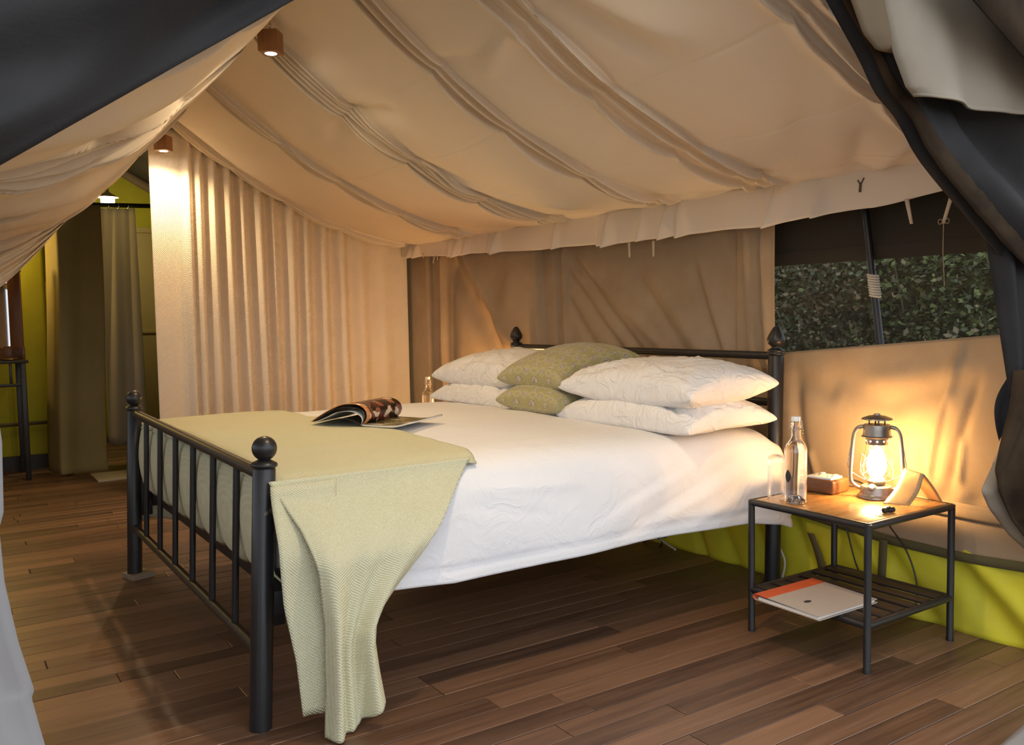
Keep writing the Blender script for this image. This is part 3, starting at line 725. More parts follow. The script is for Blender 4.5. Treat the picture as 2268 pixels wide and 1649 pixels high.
sh_cr = crease_field([(1.95, .56, 1.45, .40, .02, .010), (1.85, .58, 1.30, .40, .018, -.009), (2.02, .50, 1.62, .37, .016, .010), (1.7, .60, 1.25, .46, .02, .008), (2.05, .45, 1.8, .35, .014, -.009), (1.55, .58, 1.1, .44, .02, -.007), (.7, .60, 1.05, .58, .02, .010), (.66, .55, .9, .50, .015, -.006)])
def sheet_fn(X, s):
    y, h = sheet_prof(s)
    zh = interp(HEM, X)
    S_ = sz(X); z = zh+(S_-zh)*(h/.33) if h < .33 else S_+(h-.33)
    dy = dz = 0
    side = sm((.05-y)/.08)
    if y < .08:
        amp = sm((.62-z)/.25)
        dy = side*(-.012*math.sin(X*7+.6)*amp-.008*nz(X*4, z*5, 2)-sh_cr(X, z)*.5)
        dy += -.020*side*sm((X-1.85)/.2)
        # stitched hem
        dy += .006*math.exp(-((z-zh-.042)/.006)**2)*side
    tb_ = sm((y+.03)/.12)
    dz = tb_*(.006*nz(X*2.2+y*.8, y*3.0, 5)+.004*nz(X*3, y*9, 8)+.010*math.sin(PI*min(1, max(0, (X-.05)/2))))
    dz += -.05*sm((X-2.02)/.10)*sm((y+.05)/.05)*.6
    z += dz
    if X > 2.02: z -= .02*sm((X-2.02)/.1)*side
    return (X-.01*side*nz(z*6, X*2), y+dy, z)
ss = lin(0, 5/14, 46)+lin(5/14, 11/14, 50)[1:]+lin(11/14, 1, 10)[1:]
sh = MB().grid(sheet_fn, lin(.075, 2.10, 150), ss).build('bed_sheet', 'sheet', solid=.004); tag(sh, 'white cotton sheet covering the bed and hanging over its near side', 'sheet')
# mattress foot end below the sheet
# ------------------------------------------------------------------ blanket
BT = [(-.10, .67), (.10, .74), (.35, .745), (.60, .75), (.95, .735), (1.3, .66), (1.65, .675), (1.95, .70)]
bl = empty('blanket', (.35, .95, .66), 'sage green woven blanket laid across the foot of the bed, trailing to the floor', 'blanket')
def top_z(X, y):
    # height of the sheet under the blanket
    pts = [(-.090, .0), (-.088, .10), (-.074, .20), (-.052, .262), (-.020, .300), (.030, .319), (.12, .326), (.30, .331), (.95, .342), (1.55, .330), (1.78, .318), (1.86, .300), (1.905, .25)]
    h = interp(pts, y); return sz(X)+(h-.33)+.006*nz(X*2.2+y*.8, y*3.0, 5)+.004*nz(X*3, y*9, 8)+.010*math.sin(PI*min(1, max(0, (X-.05)/2)))
def bl_top(u, y):
    xr = interp(BT, y); X = .045+(xr-.045)*u
    z = top_z(max(.075, X), max(y, .01))+.011+.002*nz(X*5, y*5)
    z += .007*math.exp(-((y-1.58-.06*u)/.012)**2)-.010*sm((.03-y)/.05)
    if u > .96: z -= .006*(u-.96)/.04
    if X < .075: z -= .03*((.075-X)/.03)**2
    
    return (X, y, z)
MB().grid(bl_top, lin(0, 1, 46), lin(-.028, 1.90, 80)).build('blanket_top', 'blanket', bl, solid=.006)
# near side hang
BLX = [(0, .028), (.08, .055), (.18, .085), (.35, .112), (.55, .128), (.8, .128), (1, .120)]     # left edge X over v
BRX = [(0, .672), (.06, .640), (.30, .455), (.47, .350), (.56, .300), (.64, .272), (.72, .268), (.85, .278), (1.0, .292)]
def bl_side(u, v):
    xl, xr = interp(BLX, v), interp(BRX, v)
    X = xl+(xr-xl)*u
    zb = .006+.058*sm((u-.35)/.65)
    z0 = .702
    z = z0+(zb-z0)*v
    y = -.028-.150*sm(v*3.0)
    if v < .05: y += 0; z += -.0
    g = sm(v*1.3)
    # main fold line leaning from the top left corner to the lower left
    f0 = .12+.02*v
    y += g*(.030*math.exp(-(u/.05)**2)-.030*math.exp(-((u-f0)/.10)**2)+.020*math.exp(-((u-f0-.22)/.09)**2))
    y += g*(.022*math.sin(u*13+.5)*sm((u-.3)/.2)-.03*sm((v-.5)/.5)*math.exp(-((u-.95)/.25)**2))
    # turned back corner at lower right
    y += .02*sm((v-.62)/.3)*sm((u-.55-.4*(1-v))/.1)
    return (X, y-.004*nz(X*8, z*8), z)
MB().grid(bl_side, lin(0, 1, 64), lin(0, 1, 80)).build('blanket_drop', 'blanket', bl, solid=.006)
# second inner layer seen behind the first at the left
def bl_in(u, v):
    xl = interp([(0, .03), (.3, .022), (.5, .030), (.75, .060), (1, .075)], v); X = xl+(.19-.04*v)*u; z = .69+(.030-.66)*v
    return (X, -.040-.085*sm(v*3.2)+.018*math.sin(u*5+1)*v, z)
MB().grid(bl_in, lin(0, 1, 14), lin(0, 1, 30)).build('blanket_underlayer', 'blanket', bl, solid=.005)
# foot end tuck, bulging between the spindles
def bl_foot(y, v):
    ph = (y-a2.y)/((b2.y-a2.y)/7); bul = abs(math.sin(PI*ph))
    zb = .405-.02*bul; zt = .690
    X = .052-.028*math.sin(PI*v)*(.6+.4*bul)+.045*v**3*0+.02*sm((.12-v)/.12)
    if v > .9: X += .012*((v-.9)/.1)**2
    return (X, y, zb+(zt-zb)*v)
MB().grid(bl_foot, lin(.0, 1.87, 110), lin(0, 1, 20)).build('blanket_foot', 'blanket_end', bl, solid=.005)
def bl_far(u, v):
    X = .05+.5*u; zb = .215+.012*math.sin(u*12); z = .64+(zb-.64)*v
    return (X, 1.895+.04*sm(v*3)+.018*math.sin(u*15)*v, z)
MB().grid(bl_far, lin(0, 1, 30), lin(0, 1, 20)).build('blanket_far_drop', 'blanket', bl, solid=.005)

# ------------------------------------------------------------------ pillows
def pillow(name, c, w, d, h, mat, label, cat, group, rz=0, tilt=0, roll=0, seed=0, flat=.55, wr=1.0, droop=0):
    """w along local x, d along local y; pointed corners, seam edge, fabric creases"""
    R = Matrix.Translation(c) @ Matrix.Rotation(rz, 4, 'Z') @ Matrix.Rotation(tilt, 4, 'Y') @ Matrix.Rotation(roll, 4, 'X')
    mb = MB(); n = 44
    r2 = random.Random(seed); cr = []
    for k in range(30):
        cx, cy = r2.choice(((-1, -1), (1, -1), (-1, 1), (1, 1), (-1, 0), (1, 0))); ang = math.atan2(-cy+r2.uniform(-.9, .9), -cx+r2.uniform(-.9, .9)); l = r2.uniform(.35, .9)
        x0, y0 = cx*r2.uniform(.7, .95), cy*r2.uniform(.6, .95)+r2.uniform(-.25, .25); cr.append((x0, y0, x0+l*math.cos(ang), y0+l*math.sin(ang), r2.uniform(.025, .06), r2.choice((-1, 1))*r2.uniform(.004, .011)*wr))
    cf = crease_field(cr)
    def fn(sgn):
        def g(u, v):
            U = math.sin(u*PI/2); V = math.sin(v*PI/2)
            th = ((1-U*U)*(1-V*V))**.32 if abs(U) < 1 and abs(V) < 1 else 0
            x = w/2*U*(1-.10*(1-V*V)*abs(U)); y = d/2*V*(1-.10*(1-U*U)*abs(V))
            hh = h*(flat if sgn > 0 else 1-flat)
            z = sgn*hh*th
            if sgn > 0: z += cf(U, V)*min(1, th*2)
            else: z += .4*cf(-U, V)*min(1, th*2)
            z += .004*nz(U*3+seed, V*3, sgn)*min(1, th*2)
            z -= droop*(U*U*.6+V*V*.4)
            return R @ Vector((x, y, z))
        return g
    mb.grid(fn(1), lin(-1, 1, n), lin(-1, 1, n)); mb.grid(lambda u, v: fn(-1)(-u, v), lin(-1, 1, n), lin(-1, 1, n))
    o = mb.build(name, mat); 
    bm = bmesh.new(); bm.from_mesh(o.data); bmesh.ops.remove_doubles(bm, verts=bm.verts, dist=.0004); bm.to_mesh(o.data); bm.free()
    for p in o.data.polygons: p.use_smooth = True
    tag(o, label, cat, group); return o
GP = 'white pillows stacked at the head of the bed'
pillow('pillow', (1.775, .285, .732), .48, .80, .165, 'pillow', 'lower white pillow of the near stack, lamplit beside the lantern table', 'pillow', GP, seed=1, tilt=-.03, flat=.66, droop=.018)
pillow('pillow', (1.785, .285, .846), .48, .80, .20, 'pillow', 'plump upper white pillow of the near stack at the headboard', 'pillow', GP, seed=2, tilt=-.06, flat=.56)
pillow('pillow', (1.80, 1.48, .732), .48, .82, .155, 'pillow', 'lower white pillow of the far stack beside the far bottle', 'pillow', GP, seed=3, tilt=-.03, flat=.66, droop=.022)
pillow('pillow', (1.82, 1.50, .850), .48, .80, .205, 'pillow', 'upper white pillow of the far stack near the curtain', 'pillow', GP, seed=4, tilt=-.08, flat=.56, roll=-.03)
GC = 'sage brocade cushions'
pillow('cushion', (1.71, .88, .745), .42, .48, .17, 'brocade', 'lower sage green brocade cushion lying flat between the pillow stacks', 'cushion', GC, seed=5, wr=.3, flat=.58)
pillow('cushion', (1.775, .915, .890), .48, .50, .19, 'brocade', 'upper sage green brocade cushion leaning on the pillows before the headboard', 'cushion', GC, seed=6, tilt=-.20, wr=.3, flat=.56)

# ------------------------------------------------------------------ magazine
mz = top_z(.75, .75)+.016
mg = empty('magazine', (.72, .74, mz), 'open glossy magazine with curling pages lying on the bed', 'magazine')
S = Vector((.645, .735, mz)); sd = Vector((.83, .56, 0)).normalized(); dd = Vector((.56, -.83, 0)).normalized(); SL = .27
def sheetcurve(pts, z0=0): return catmull([S+dd*x+Vector((0, 0, z+z0)) for x, z in pts], 6)
def leaf(pts, mat, name, flip=False, z0=0, th=.0012):
    c = sheetcurve(pts, z0); mb = MB()
    mb.grid(lambda u, v: c[int(round(u*(len(c)-1)))]+sd*SL*v, lin(0, 1, len(c)), lin(0, 1, 8)); return mb.build(name, mat, mg, solid=th, flip=flip)
leaf([(.0, .004), (.022, .030), (.018, .062), (-.02, .083), (-.09, .080), (-.16, .052), (-.235, .010)], 'print_a', 'page')
leaf([(-.003, .003), (.010, .028), (.004, .055), (-.035, .071), (-.10, .068), (-.165, .044), (-.225, .010)], 'page_dark', 'page')
leaf([(-.004, .003), (.002, .022), (-.008, .040), (-.045, .055), (-.11, .050), (-.16, .030), (-.215, .008)], 'paper', 'page')
leaf([(-.004, .002), (-.03, .014), (-.08, .026), (-.14, .018), (-.20, .002)], 'page_dark', 'cover')
leaf([(0, .004), (.06, .002), (.12, .001), (.16, .005), (.21, .018)], 'paper', 'page_block', th=.006)
leaf([(0, .0075), (.06, .0055), (.12, .0045), (.16, .0085), (.21, .0215)], 'print_b', 'page')

# ------------------------------------------------------------------ side tables
TX, TY, TW, TD, TH = 1.682, -.742, .465, .468, .478
def side_table(name, label, group):
    t = empty(name, (TX+TD/2, TY+TW/2, 0), label, 'side table', group)
    r = .0118
    for x in (TX, TX+TD):
        for y in (TY, TY+TW):
            o = MB().lathe([(r*1.08, 0), (r*1.08, .012), (r, .016), (r, TH-.004)], (x, y, 0), 16).build('leg', 'black_metal', t, smooth=40)
    def bar(x0, y0, x1, y1, z, nm):
        MB().cyl((x0, y0, z), (x1, y1, z), r, 14).build(nm, 'black_metal', t, smooth=40)
    for z, nm in ((TH-.012, 'top_rail'), (.150, 'shelf_rail')):
        bar(TX, TY, TX, TY+TW, z, nm); bar(TX+TD, TY, TX+TD, TY+TW, z, nm); bar(TX, TY, TX+TD, TY, z, nm); bar(TX, TY+TW, TX+TD, TY+TW, z, nm)
    MB().rbox((TX+TD/2, TY+TW/2, TH-.008), (TD-.018, TW-.018, .014), .002).build('table_top', 'table_wood', t, smooth=30)
    for k in range(6):
        x = TX+.045+k*(TD-.09)/5
        MB().rbox((x, TY+TW/2, .156), (.058 if k < 3 else .048, TW-.02, .010), .002).build('shelf_slat', 'slat', t, smooth=30)
    return t
tb = side_table('side_table', 'black tube side table with wooden top holding the near lantern', 'bedside tables')
DF = Vector((.03, 2.745, 0))
tb2 = copy_tree(tb, DF); tb2['label'] = 'black tube side table hidden behind the bed at its far side'
ZTOP = TH-.001

# ------------------------------------------------------------------ lantern
def lantern(c, label, power):
    c = Vector(c); t = empty('hurricane_lantern', c, label, 'lantern', 'hurricane lanterns by the bed')
    def lt(prof, nm, mat, par=t, off=(0, 0, 0), axis=None, n=28, **k): return MB().lathe(prof, c+Vector(off), n, axis, **k).build(nm, mat, par, smooth=35)
    base = lt([(.062, 0), (.064, .003), (.063, .008), (.056, .014), (.054, .020), (.054, .036), (.050, .042), (.030, .046), (.022, .050)], 'fuel_tank', 'lantern_metal')
    lt([(.014, 0), (.015, .003), (.015, .010), (.011, .014), (.002, .015)], 'filler_cap', 'lantern_metal', base, (-.040, -.010, .036), (-.45, -.2, .85))
    lt([(.026, .048), (.030, .052), (.032, .060), (.028, .068), (.018, .074), (.010, .080)], 'burner', 'lantern_metal')
    lt([(.034, .066), (.044, .080), (.0485, .105), (.047, .130), (.042, .155), (.037, .178), (.035, .195)], 'globe', 'globe', capb=False, capt=False)
    lt([(.002, .080), (.020, .088), (.032, .104), (.034, .118), (.026, .135), (.012, .150), (.005, .164), (.001, .175)], 'flame', 'flame', n=16)
    top = lt([(.036, .190), (.037, .193), (.037, .212), (.050, .214), (.052, .218), (.047, .222), (.045, .240), (.045, .256), (.043, .260), (.028, .262)], 'chimney', 'lantern_metal')
    for k in range(10):
        a_ = 2*PI*k/10; d = Vector((math.cos(a_), math.sin(a_), 0)); MB().lathe([(.0032, 0), (.003, .001)], c+d*.0365+Vector((0, 0, .203)), 8, d).build('vent_hole', 'vent', top)
    for k in range(4):
        a_ = PI/4+PI/2*k; MB().cyl(c+Vector((.026*math.cos(a_), .026*math.sin(a_), .26)), c+Vector((.026*math.cos(a_), .026*math.sin(a_), .278)), .003, 6).build('cap_strut', 'lantern_metal', top)
    lt([(.030, .276), (.052, .278), (.050, .282), (.030, .290), (.012, .293), (.010, .298), (.002, .299)], 'cap', 'lantern_metal')
    sdir = Vector((.52, -.85, 0))   # side tubes lie across the view
    for sg in (-1, 1):
        pr = [(.044, .252), (.062, .246), (.074, .228), (.079, .20), (.083, .15), (.086, .10), (.086, .065), (.080, .048), (.066, .036), (.050, .030)]
        MB().tube(catmull([c+sdir*sg*x+Vector((0, 0, z)) for x, z in pr], 5), .0068, 10).build('side_tube', 'lantern_metal', t)
    # wire guard crossing the globe
    for ph in (0, PI/2, PI, 1.5*PI):
        pts = [c+Vector((r_*math.cos(ph+g), r_*math.sin(ph+g), z)) for r_, z, g in ((.060, .070, 0), (.055, .090, .5), (.053, .115, .95), (.055, .140, 1.4), (.060, .150, 1.6))]
        MB().tube(catmull(pts, 5), .0013, 6).build('guard_wire', 'steel', t)
        pts = [c+Vector((r_*math.cos(ph-g), r_*math.sin(ph-g), z)) for r_, z, g in ((.060, .070, 0), (.055, .090, .5), (.053, .115, .95), (.055, .140, 1.4), (.060, .150, 1.6))]
        MB().tube(catmull(pts, 5), .0013, 6).build('guard_wire', 'steel', t)
    pr = [(-.080, .19), (-.092, .13), (-.088, .075), (0, .028), (.088, .075), (.092, .13), (.080, .19)]
    nrm = Vector((-.85, -.52, 0))
    MB().tube(catmull([c+sdir*x+nrm*(-.055*(1-abs(x)/.1))+Vector((0, 0, z+.015)) for x, z in pr], 6), .0016, 6).build('bail_handle', 'steel', t)
    ld = bpy.data.lights.new('lantern_light', 'POINT'); ld.energy = power; ld.color = WARM; ld.shadow_soft_size = .028
    lo = bpy.data.objects.new('lantern_light', ld); COL.objects.link(lo); lo.parent = t; lo.location = (0, 0, .118)
    return t
lantern((2.043, -.528, ZTOP), 'lit grey hurricane lantern on the near side table', LANTERN_W)
lantern((2.085, 2.17, ZTOP), 'lit hurricane lantern hidden behind the far pillows', LANTERN_W*2.2)

# ------------------------------------------------------------------ bottles
def bottle(c, label):
    c = Vector(c); t = empty('bottle', c, label, 'bottle', 'swing-top water bottles')
    outer = [(.030, .0), (.0355, .002), (.037, .006), (.0375, .05), (.038, .13), (.0385, .178), (.0375, .192), (.032, .206), (.023, .218), (.0175, .230), (.0165, .255), (.0165, .262), (.0185, .264), (.0185, .270), (.0165, .273), (.0165, .284)]
    inner = [(.0125, .284), (.0125, .255), (.0145, .228), (.020, .216), (.029, .204), (.0345, .190), (.0355, .178), (.0345, .05), (.0335, .012), (.026, .010), (.014, .026), (.002, .033)]
    mb = MB(); mb.lathe(outer+inner, c, 32, capb=False, capt=True); mb.lathe([(.002, .0295), (.013, .023), (.025, .006), (.030, .0)], c, 32, capb=True, capt=False)
    g = mb.build('bottle_glass', 'glass', t, smooth=50)
    w = [(.0005, .0335), (.0142, .0265), (.0262, .0105), (.0333, .0125), (.0343, .05), (.0353, .178), (.0343, .190), (.0288, .204), (.0198, .216), (.0002, .2165)]
    MB().lathe(w, c, 32, capb=False, capt=False).build('water', 'water', t, smooth=50)
    MB().lathe([(.0125, .2845), (.0155, .286), (.0155, .299), (.0145, .301), (.003, .302)], c, 20).build('stopper', 'white', t, smooth=40)
    sdir = Vector((.52, -.85, 0))
    for sg in (-1, 1):
        pts = [(.0160, .292), (.019, .285), (.021, .270), (.0225, .258), (.024, .252)]
        MB().tube([c+sdir*sg*x+Vector((0, 0, z)) for x, z in pts], .0012, 6).build('wire', 'steel', t)
    MB().tube([c+Vector((.0185*math.cos(a_), .0185*math.sin(a_), .256)) for a_ in lin(0, 2*PI, 18)[:-1]], .0012, 5, closed=True).build('wire', 'steel', t)
    pts = [c+sdir*.024+Vector((0, 0, .252)), c+sdir*.026+Vector((-.01, -.006, .245)), c+sdir*.022+Vector((-.02, -.012, .246))]
    MB().tube(pts, .0012, 6).build('wire', 'steel', t)
    # printed mark and small lines of print
    def surf(az, z, r=.0382): return c+Vector((r*math.cos(az), r*math.sin(az), z))
    az0 = math.atan2(CAM[1]-c.y, CAM[0]-c.x)
    mk = MB()
    def feather(u, v):
        w_ = .016*math.sin(PI*v)**.8; return surf(az0-.75+(u-.5)*w_/.038*1.6, .075+.045*v)
    MB().grid(feather, lin(0, 1, 6), lin(0.02, .98, 12)).build('printed_mark', 'ink', t, solid=.0003)
    mb = MB()
    for k in range(13):
        if k in (4, 9): continue
        z = .058+k*.0052
        mb.grid(lambda u, v, z=z: surf(az0+.62+.50*u, z+.0007*v, .0386), lin(-.5, .5, 8), (0, 1))
    mb.build('printed_lines', 'ink', t, solid=.0002)
    return t
bottle((1.752, -.412, ZTOP), 'clear swing-top water bottle on the near side table beside the bed')
bottle((1.800, 2.355, ZTOP), 'clear swing-top water bottle by the curtain beyond the far pillows')
# upturned tumbler
c = Vector((1.738, -.340, ZTOP))
mb = MB(); mb.lathe([(.030, 0), (.0305, .10), (.031, .135), (.032, .141), (.031, .147), (.027, .155), (.018, .160), (.002, .161), (.002, .158), (.016, .157), (.025, .152), (.028, .145), (.0285, .135), (.028, .10), (.0275, 0), (.030, 0)], c, 30, capb=False, capt=False)
o = mb.build('drinking_glass', 'tglass', smooth=50); tag(o, 'clear upturned drinking glass behind the near bottle, against the bed', 'glass')
# socket box
c = Vector((1.998, -.345, ZTOP)); rz = .12
sb = empty('socket_box', c, 'small wooden box with white power sockets on the near side table', 'socket box')
MB().rbox(c+Vector((0, 0, .026)), (.115, .135, .050), .008, rz, 3).build('box_body', 'box_wood', sb, smooth=40)
pt = MB().rbox(c+Vector((0, 0, .054)), (.080, .098, .008), .002, rz).build('socket_plate', 'white', sb, smooth=40)
for dy in (-.028, .028):
    for dx, ddy in ((.012, 0), (-.008, -.009), (-.008, .009)):
        p = c+Vector((dx, dy+ddy, .0585)); MB().rbox(p, (.008, .004, .0015), .0003, rz).build('socket_hole', 'ink', pt, smooth=False)
    MB().rbox(c+Vector((.028, dy, .060)), (.014, .016, .004), .001, rz).build('switch', 'white', pt, smooth=40)
pts = catmull([c+Vector((.02, .06, .02)), c+Vector((.05, .085, .030)), c+Vector((.12, .11, .012)), c+Vector((.20, .10, -.02)), c+Vector((.232, .09, -.12)), c+Vector((.225, .03, -.30)), c+Vector((.20, -.03, -.38)), c+Vector((.14, -.06, -.40))], 6)
MB().tube(pts, .0032, 7).build('power_cord', 'black_plastic', sb)
pts = catmull([c+Vector((.055, -.02, .02)), c+Vector((.10, -.04, .035)), c+Vector((.17, -.05, .010)), c+Vector((.215, -.06, -.03)), c+Vector((.225, -.10, -.12)), c+Vector((.220, -.19, -.22)), c+Vector((.215, -.235, -.33)), c+Vector((.205, -.235, -.42))], 6)
MB().tube(pts, .0032, 7).build('power_cord', 'black_plastic', sb)
# folded leather strap standing like a tent
t = empty('leather_strap', (2.05, -.66, ZTOP), 'folded tan leather strap standing like a tent beside the near lantern', 'leather strap')
A0, A1 = Vector((1.955, -.612, ZTOP+.004)), Vector((1.995, -.685, ZTOP+.004))
Pk0, Pk1 = at(2003, 1037, 'x', 2.07), at(2046, 1050, 'x', 2.06)
B0, B1_ = Vector((2.145, -.660, ZTOP+.004)), Vector((2.128, -.722, ZTOP+.004))
def strap(u, v):
    a_ = catmull([A0, A0.lerp(Pk0, .5)+Vector((.012, 0, -.008)), Pk0], 10); b_ = catmull([A1, A1.lerp(Pk1, .5)+Vector((.012, 0, -.008)), Pk1], 10)
    i = int(round(u*20)); return a_[i].lerp(b_[i], v)
MB().grid(strap, lin(0, 1, 21), lin(0, 1, 6)).build('front_leaf', 'leather', t, solid=.003)
def strap2(u, v):
    a_ = catmull([Pk0, Pk0.lerp(B0, .5)+Vector((.0, 0, .006)), B0], 10); b_ = catmull([Pk1, Pk1.lerp(B1_, .5)+Vector((.0, 0, .006)), B1_], 10)
    i = int(round(u*20)); return a_[i].lerp(b_[i], v)
MB().grid(strap2, lin(0, 1, 21), lin(0, 1, 6)).build('back_leaf', 'leather', t, solid=.003)
# small torch / whistle with ring
t = empty('key_fob', (1.85, -.70, ZTOP), 'small black whistle on a key ring at the front of the near table', 'key ring')
p1, p2 = Vector((1.838, -.690, ZTOP+.0095)), Vector((1.885, -.700, ZTOP+.0095))
MB().lathe([(.007, 0), (.0088, .002), (.0088, .016), (.0075, .018), (.0075, .022), (.0088, .024), (.0088, .044), (.006, .047)], p1, 16, (p2-p1)).build('whistle_body', 'black_plastic', t, smooth=40)
MB().rbox((1.860, -.695, ZTOP+.020), (.016, .006, .005), .001).build('clip', 'steel', t, smooth=40)
MB().tube([Vector((1.800+.013*math.cos(a_), -.700+.010*math.sin(a_), ZTOP+.003+.002*math.sin(a_))) for a_ in lin(0, 2*PI, 22)[:-1]], .0012, 6, closed=True).build('ring', 'steel', t)
MB().tube([(1.812, -.698, ZTOP+.003), (1.825, -.694, ZTOP+.006), (1.839, -.690, ZTOP+.009)], .0011, 6).build('link', 'steel', t)
# folder on the lower shelf
F = [at(1672, 1322, 'z', .170), at(1795, 1363, 'z', .170), at(1925, 1322, 'z', .170), at(1815, 1278, 'z', .170)]
zf = .1615
q = [Vector((p.x, p.y, zf)) for p in F]
# keep it a true rectangle
ex = (q[1]-q[0]); ey = (q[3]-q[0]); exn = ex.normalized(); ey = (ey-exn*ey.dot(exn)); eyn = ey.normalized(); lx, ly = .262, .300
o0 = q[0]
ff = lambda x, y, z: o0+exn*x+eyn*y+Vector((0, 0, z))
fo = empty('folder', o0, 'buff ring folder with an orange spine on the shelf of the near table', 'folder')
def slab(x0, x1, y0, y1, z0, z1, nm, mat, par=fo, tilt=0):
    mb = MB(); fr_ = lambda x, y, z: ff(x, y, z+tilt*(lx-x)*0+tilt*x); mb.prism([(x0, y0), (x1, y0), (x1, y1), (x0, y1)], z0, z1, fr_); return mb.build(nm, mat, par, smooth=False)
slab(0.0, lx, 0, ly, 0, .003, 'back_cover', 'folder'); slab(.012, lx-.008, .004, ly-.004, .003, .012, 'pages', 'paper')
cv = slab(.055, lx, 0, ly, .0195, .0215, 'front_cover', 'folder', tilt=-.028)
slab(0, .055, 0, ly, .0195, .0215, 'spine_cloth', 'orange', tilt=-.028)
mb = MB(); mb.grid(lambda y, v: ff(.0-.010*math.sin(PI*v), y, .0005+.020*v), lin(0, ly, 4), lin(0, 1, 9)); mb.build('spine', 'orange', fo, solid=.002)
mb = MB(); mb.prism([(.150+.020*math.cos(a_)*.45, .085+.020*math.sin(a_)*.8) for a_ in lin(0, 2*PI, 17)[:-1]], .0216, .0219, lambda x, y, z: ff(x, y, z-.028*x)); mb.build('printed_oval', 'ink', cv, smooth=False)
# cords by the bed head
pts = catmull([at(1440, 1190, 'x', 2.2), at(1462, 1194, 'x', 2.2), at(1478, 1205, 'x', 2.2), at(1497, 1217, 'x', 2.2)], 5)
wc_ = empty('power_cable', pts[0], 'white cable with a blue plug on the floor under the bed', 'cable')
MB().tube(pts, .005, 7).build('cable', 'cord_white', wc_)
MB().rbox(at(1470, 1186, 'x', 2.2), (.02, .03, .015), .003).build('plug', 'blue', wc_, smooth=40)
pts = catmull([at(1425, 1200, 'x', 2.2), at(1450, 1190, 'x', 2.2), at(1466, 1198, 'x', 2.2), at(1462, 1210, 'x', 2.2)], 5)
MB().tube(pts, .0045, 7).build('cable', 'black_plastic', wc_)
pts = catmull([at(1728, 1215, 'x', 2.21), at(1738, 1240, 'x', 2.21), at(1736, 1265, 'x', 2.21), at(1730, 1285, 'x', 2.21)], 5)
o = MB().tube(pts, .005, 7).build('wall_cable', 'cord_white'); tag(o, 'short white cable looping behind the near head post', 'cable')

# ------------------------------------------------------------------ pendants
def pendant(top, bottom_z, label, rz, size=.082):
    top = Vector(top); c = Vector((top.x, top.y, bottom_z)); t = empty('pendant_lamp', c, label, 'pendant lamp', 'wooden cube pendants under the ridge')
    h = size*1.08; R = Matrix.Rotation(rz, 3, 'Z'); s = size/2
    mb = MB(); mb.rbox(c+Vector((0, 0, h/2)), (size, size, h), .002, rz)
    mb.build('wooden_cube', 'lamp_wood', t, smooth=30)
    MB().lathe([(s*.66, -.0015), (s*.72, -.001), (s*.72, .001)], c, 24).build('lamp_ring', 'steel', t, smooth=40)
    MB().lathe([(.001, -.0035), (s*.50, -.003), (s*.60, -.0012)], c, 24).build('bulb', 'led', t)
    n = max(3, int((top.z-bottom_z-h)/.016)); mb = MB()
    for k in range(n):
        zc = bottom_z+h+.008+k*.0155
        pts = [Vector((top.x, top.y, zc))+(Vector((.0045*math.cos(a_), 0, .0105*math.sin(a_))) if k % 2 else Vector((0, .0045*math.cos(a_), .0105*math.sin(a_)))) for a_ in lin(0, 2*PI, 11)[:-1]]
        mb.tube(pts, .0014, 5, closed=True)
    mb.build('chain', 'steel', t)
    ld = bpy.data.lights.new('pendant_light', 'SPOT'); ld.energy = PENDANT_W; ld.color = PEND; ld.spot_size = math.radians(152); ld.spot_blend = .9; ld.shadow_soft_size = .022
    lo = bpy.data.objects.new('pendant_light', ld); COL.objects.link(lo); lo.parent = t; lo.location = (0, 0, -.012)
    return t
p = at(600, 118, 'x', .53); pendant((p.x, p.y, 2.40), p.z, 'wooden cube pendant lamp on a chain near the top, above the bed', .9)
p = at(362, 334, 'y', 3.30); pendant((p.x, p.y, 2.36), p.z, 'wooden cube pendant lamp glowing against the far curtain', .9)
p = Vector((.53, -.55, 2.27)); pendant((p.x, p.y, 2.40), p.z, 'added unseen wooden cube pendant lamp nearest the entrance, for extra light', .9)  # third pendant, out of view, added for more warm light

# ------------------------------------------------------------------ bathroom behind
o = MB().grid(lambda X, Z: (X, 5.50+.012*nz(X*3, Z*2), Z), lin(-1.5, .10, 30), lin(0, 2.3, 30)).build('wall_back', 'green_wall', solid=.003); struct(o, 'lime green canvas wall of the bathroom')
bb = MB().box((-.62, 5.475, .055), (1.7, .03, .11)).build('baseboard_back', 'slat', smooth=False); struct(bb)
MB().grid(lambda X, v: (X, 5.488, .345+.03*v), lin(-1.5, .06, 10), (0, 1)).build('webbing_band', 'olive', o, solid=.002)
o = MB().grid(lambda X, Z: (X, 6.75+.01*nz(X*3, Z*2), Z), lin(-.2, 1.8, 30), lin(0, 2.7, 30)).build('wall_shower', 'green_wall', solid=.003); struct(o, 'green canvas end wall above the shower')
dp = MB().rbox((1.13, 6.70, 1.02), (.42, .05, 2.04), .004).build('door_1', 'khaki', smooth=40); struct(dp, 'dark olive canvas door panel behind the shower curtain')
for z, h in ((2.02, .05), (1.05, .035)):
    MB().rbox((1.13, 6.665, z), (.42, .02, h), .003).build('door_band', 'khaki', dp, smooth=40)
MB().rbox((1.30, 6.66, 1.45), (.025, .02, .75), .003).build('door_edge', 'charcoal', dp, smooth=40)
o = MB().grid(lambda Y, Z: (1.7, Y, Z), (3.5, 7.0), (0, 2.4)).build('wall_right', 'green_wall', solid=.003, flip=True); struct(o)
o = MB().grid(lambda Y, Z: (.08, Y, Z), (5.5, 6.8), (0, 2.4)).build('wall_partition', 'khaki', solid=.003); struct(o)
q0, q1 = at(256, 372, 'y', 6.6), at(345, 425, 'y', 6.6)
MB().tube([q0+Vector((-.3, 0, .05)), q0, q1, q1+Vector((.4, 0, -.3))], .045, 10).build('trim_1', 'canvas3')
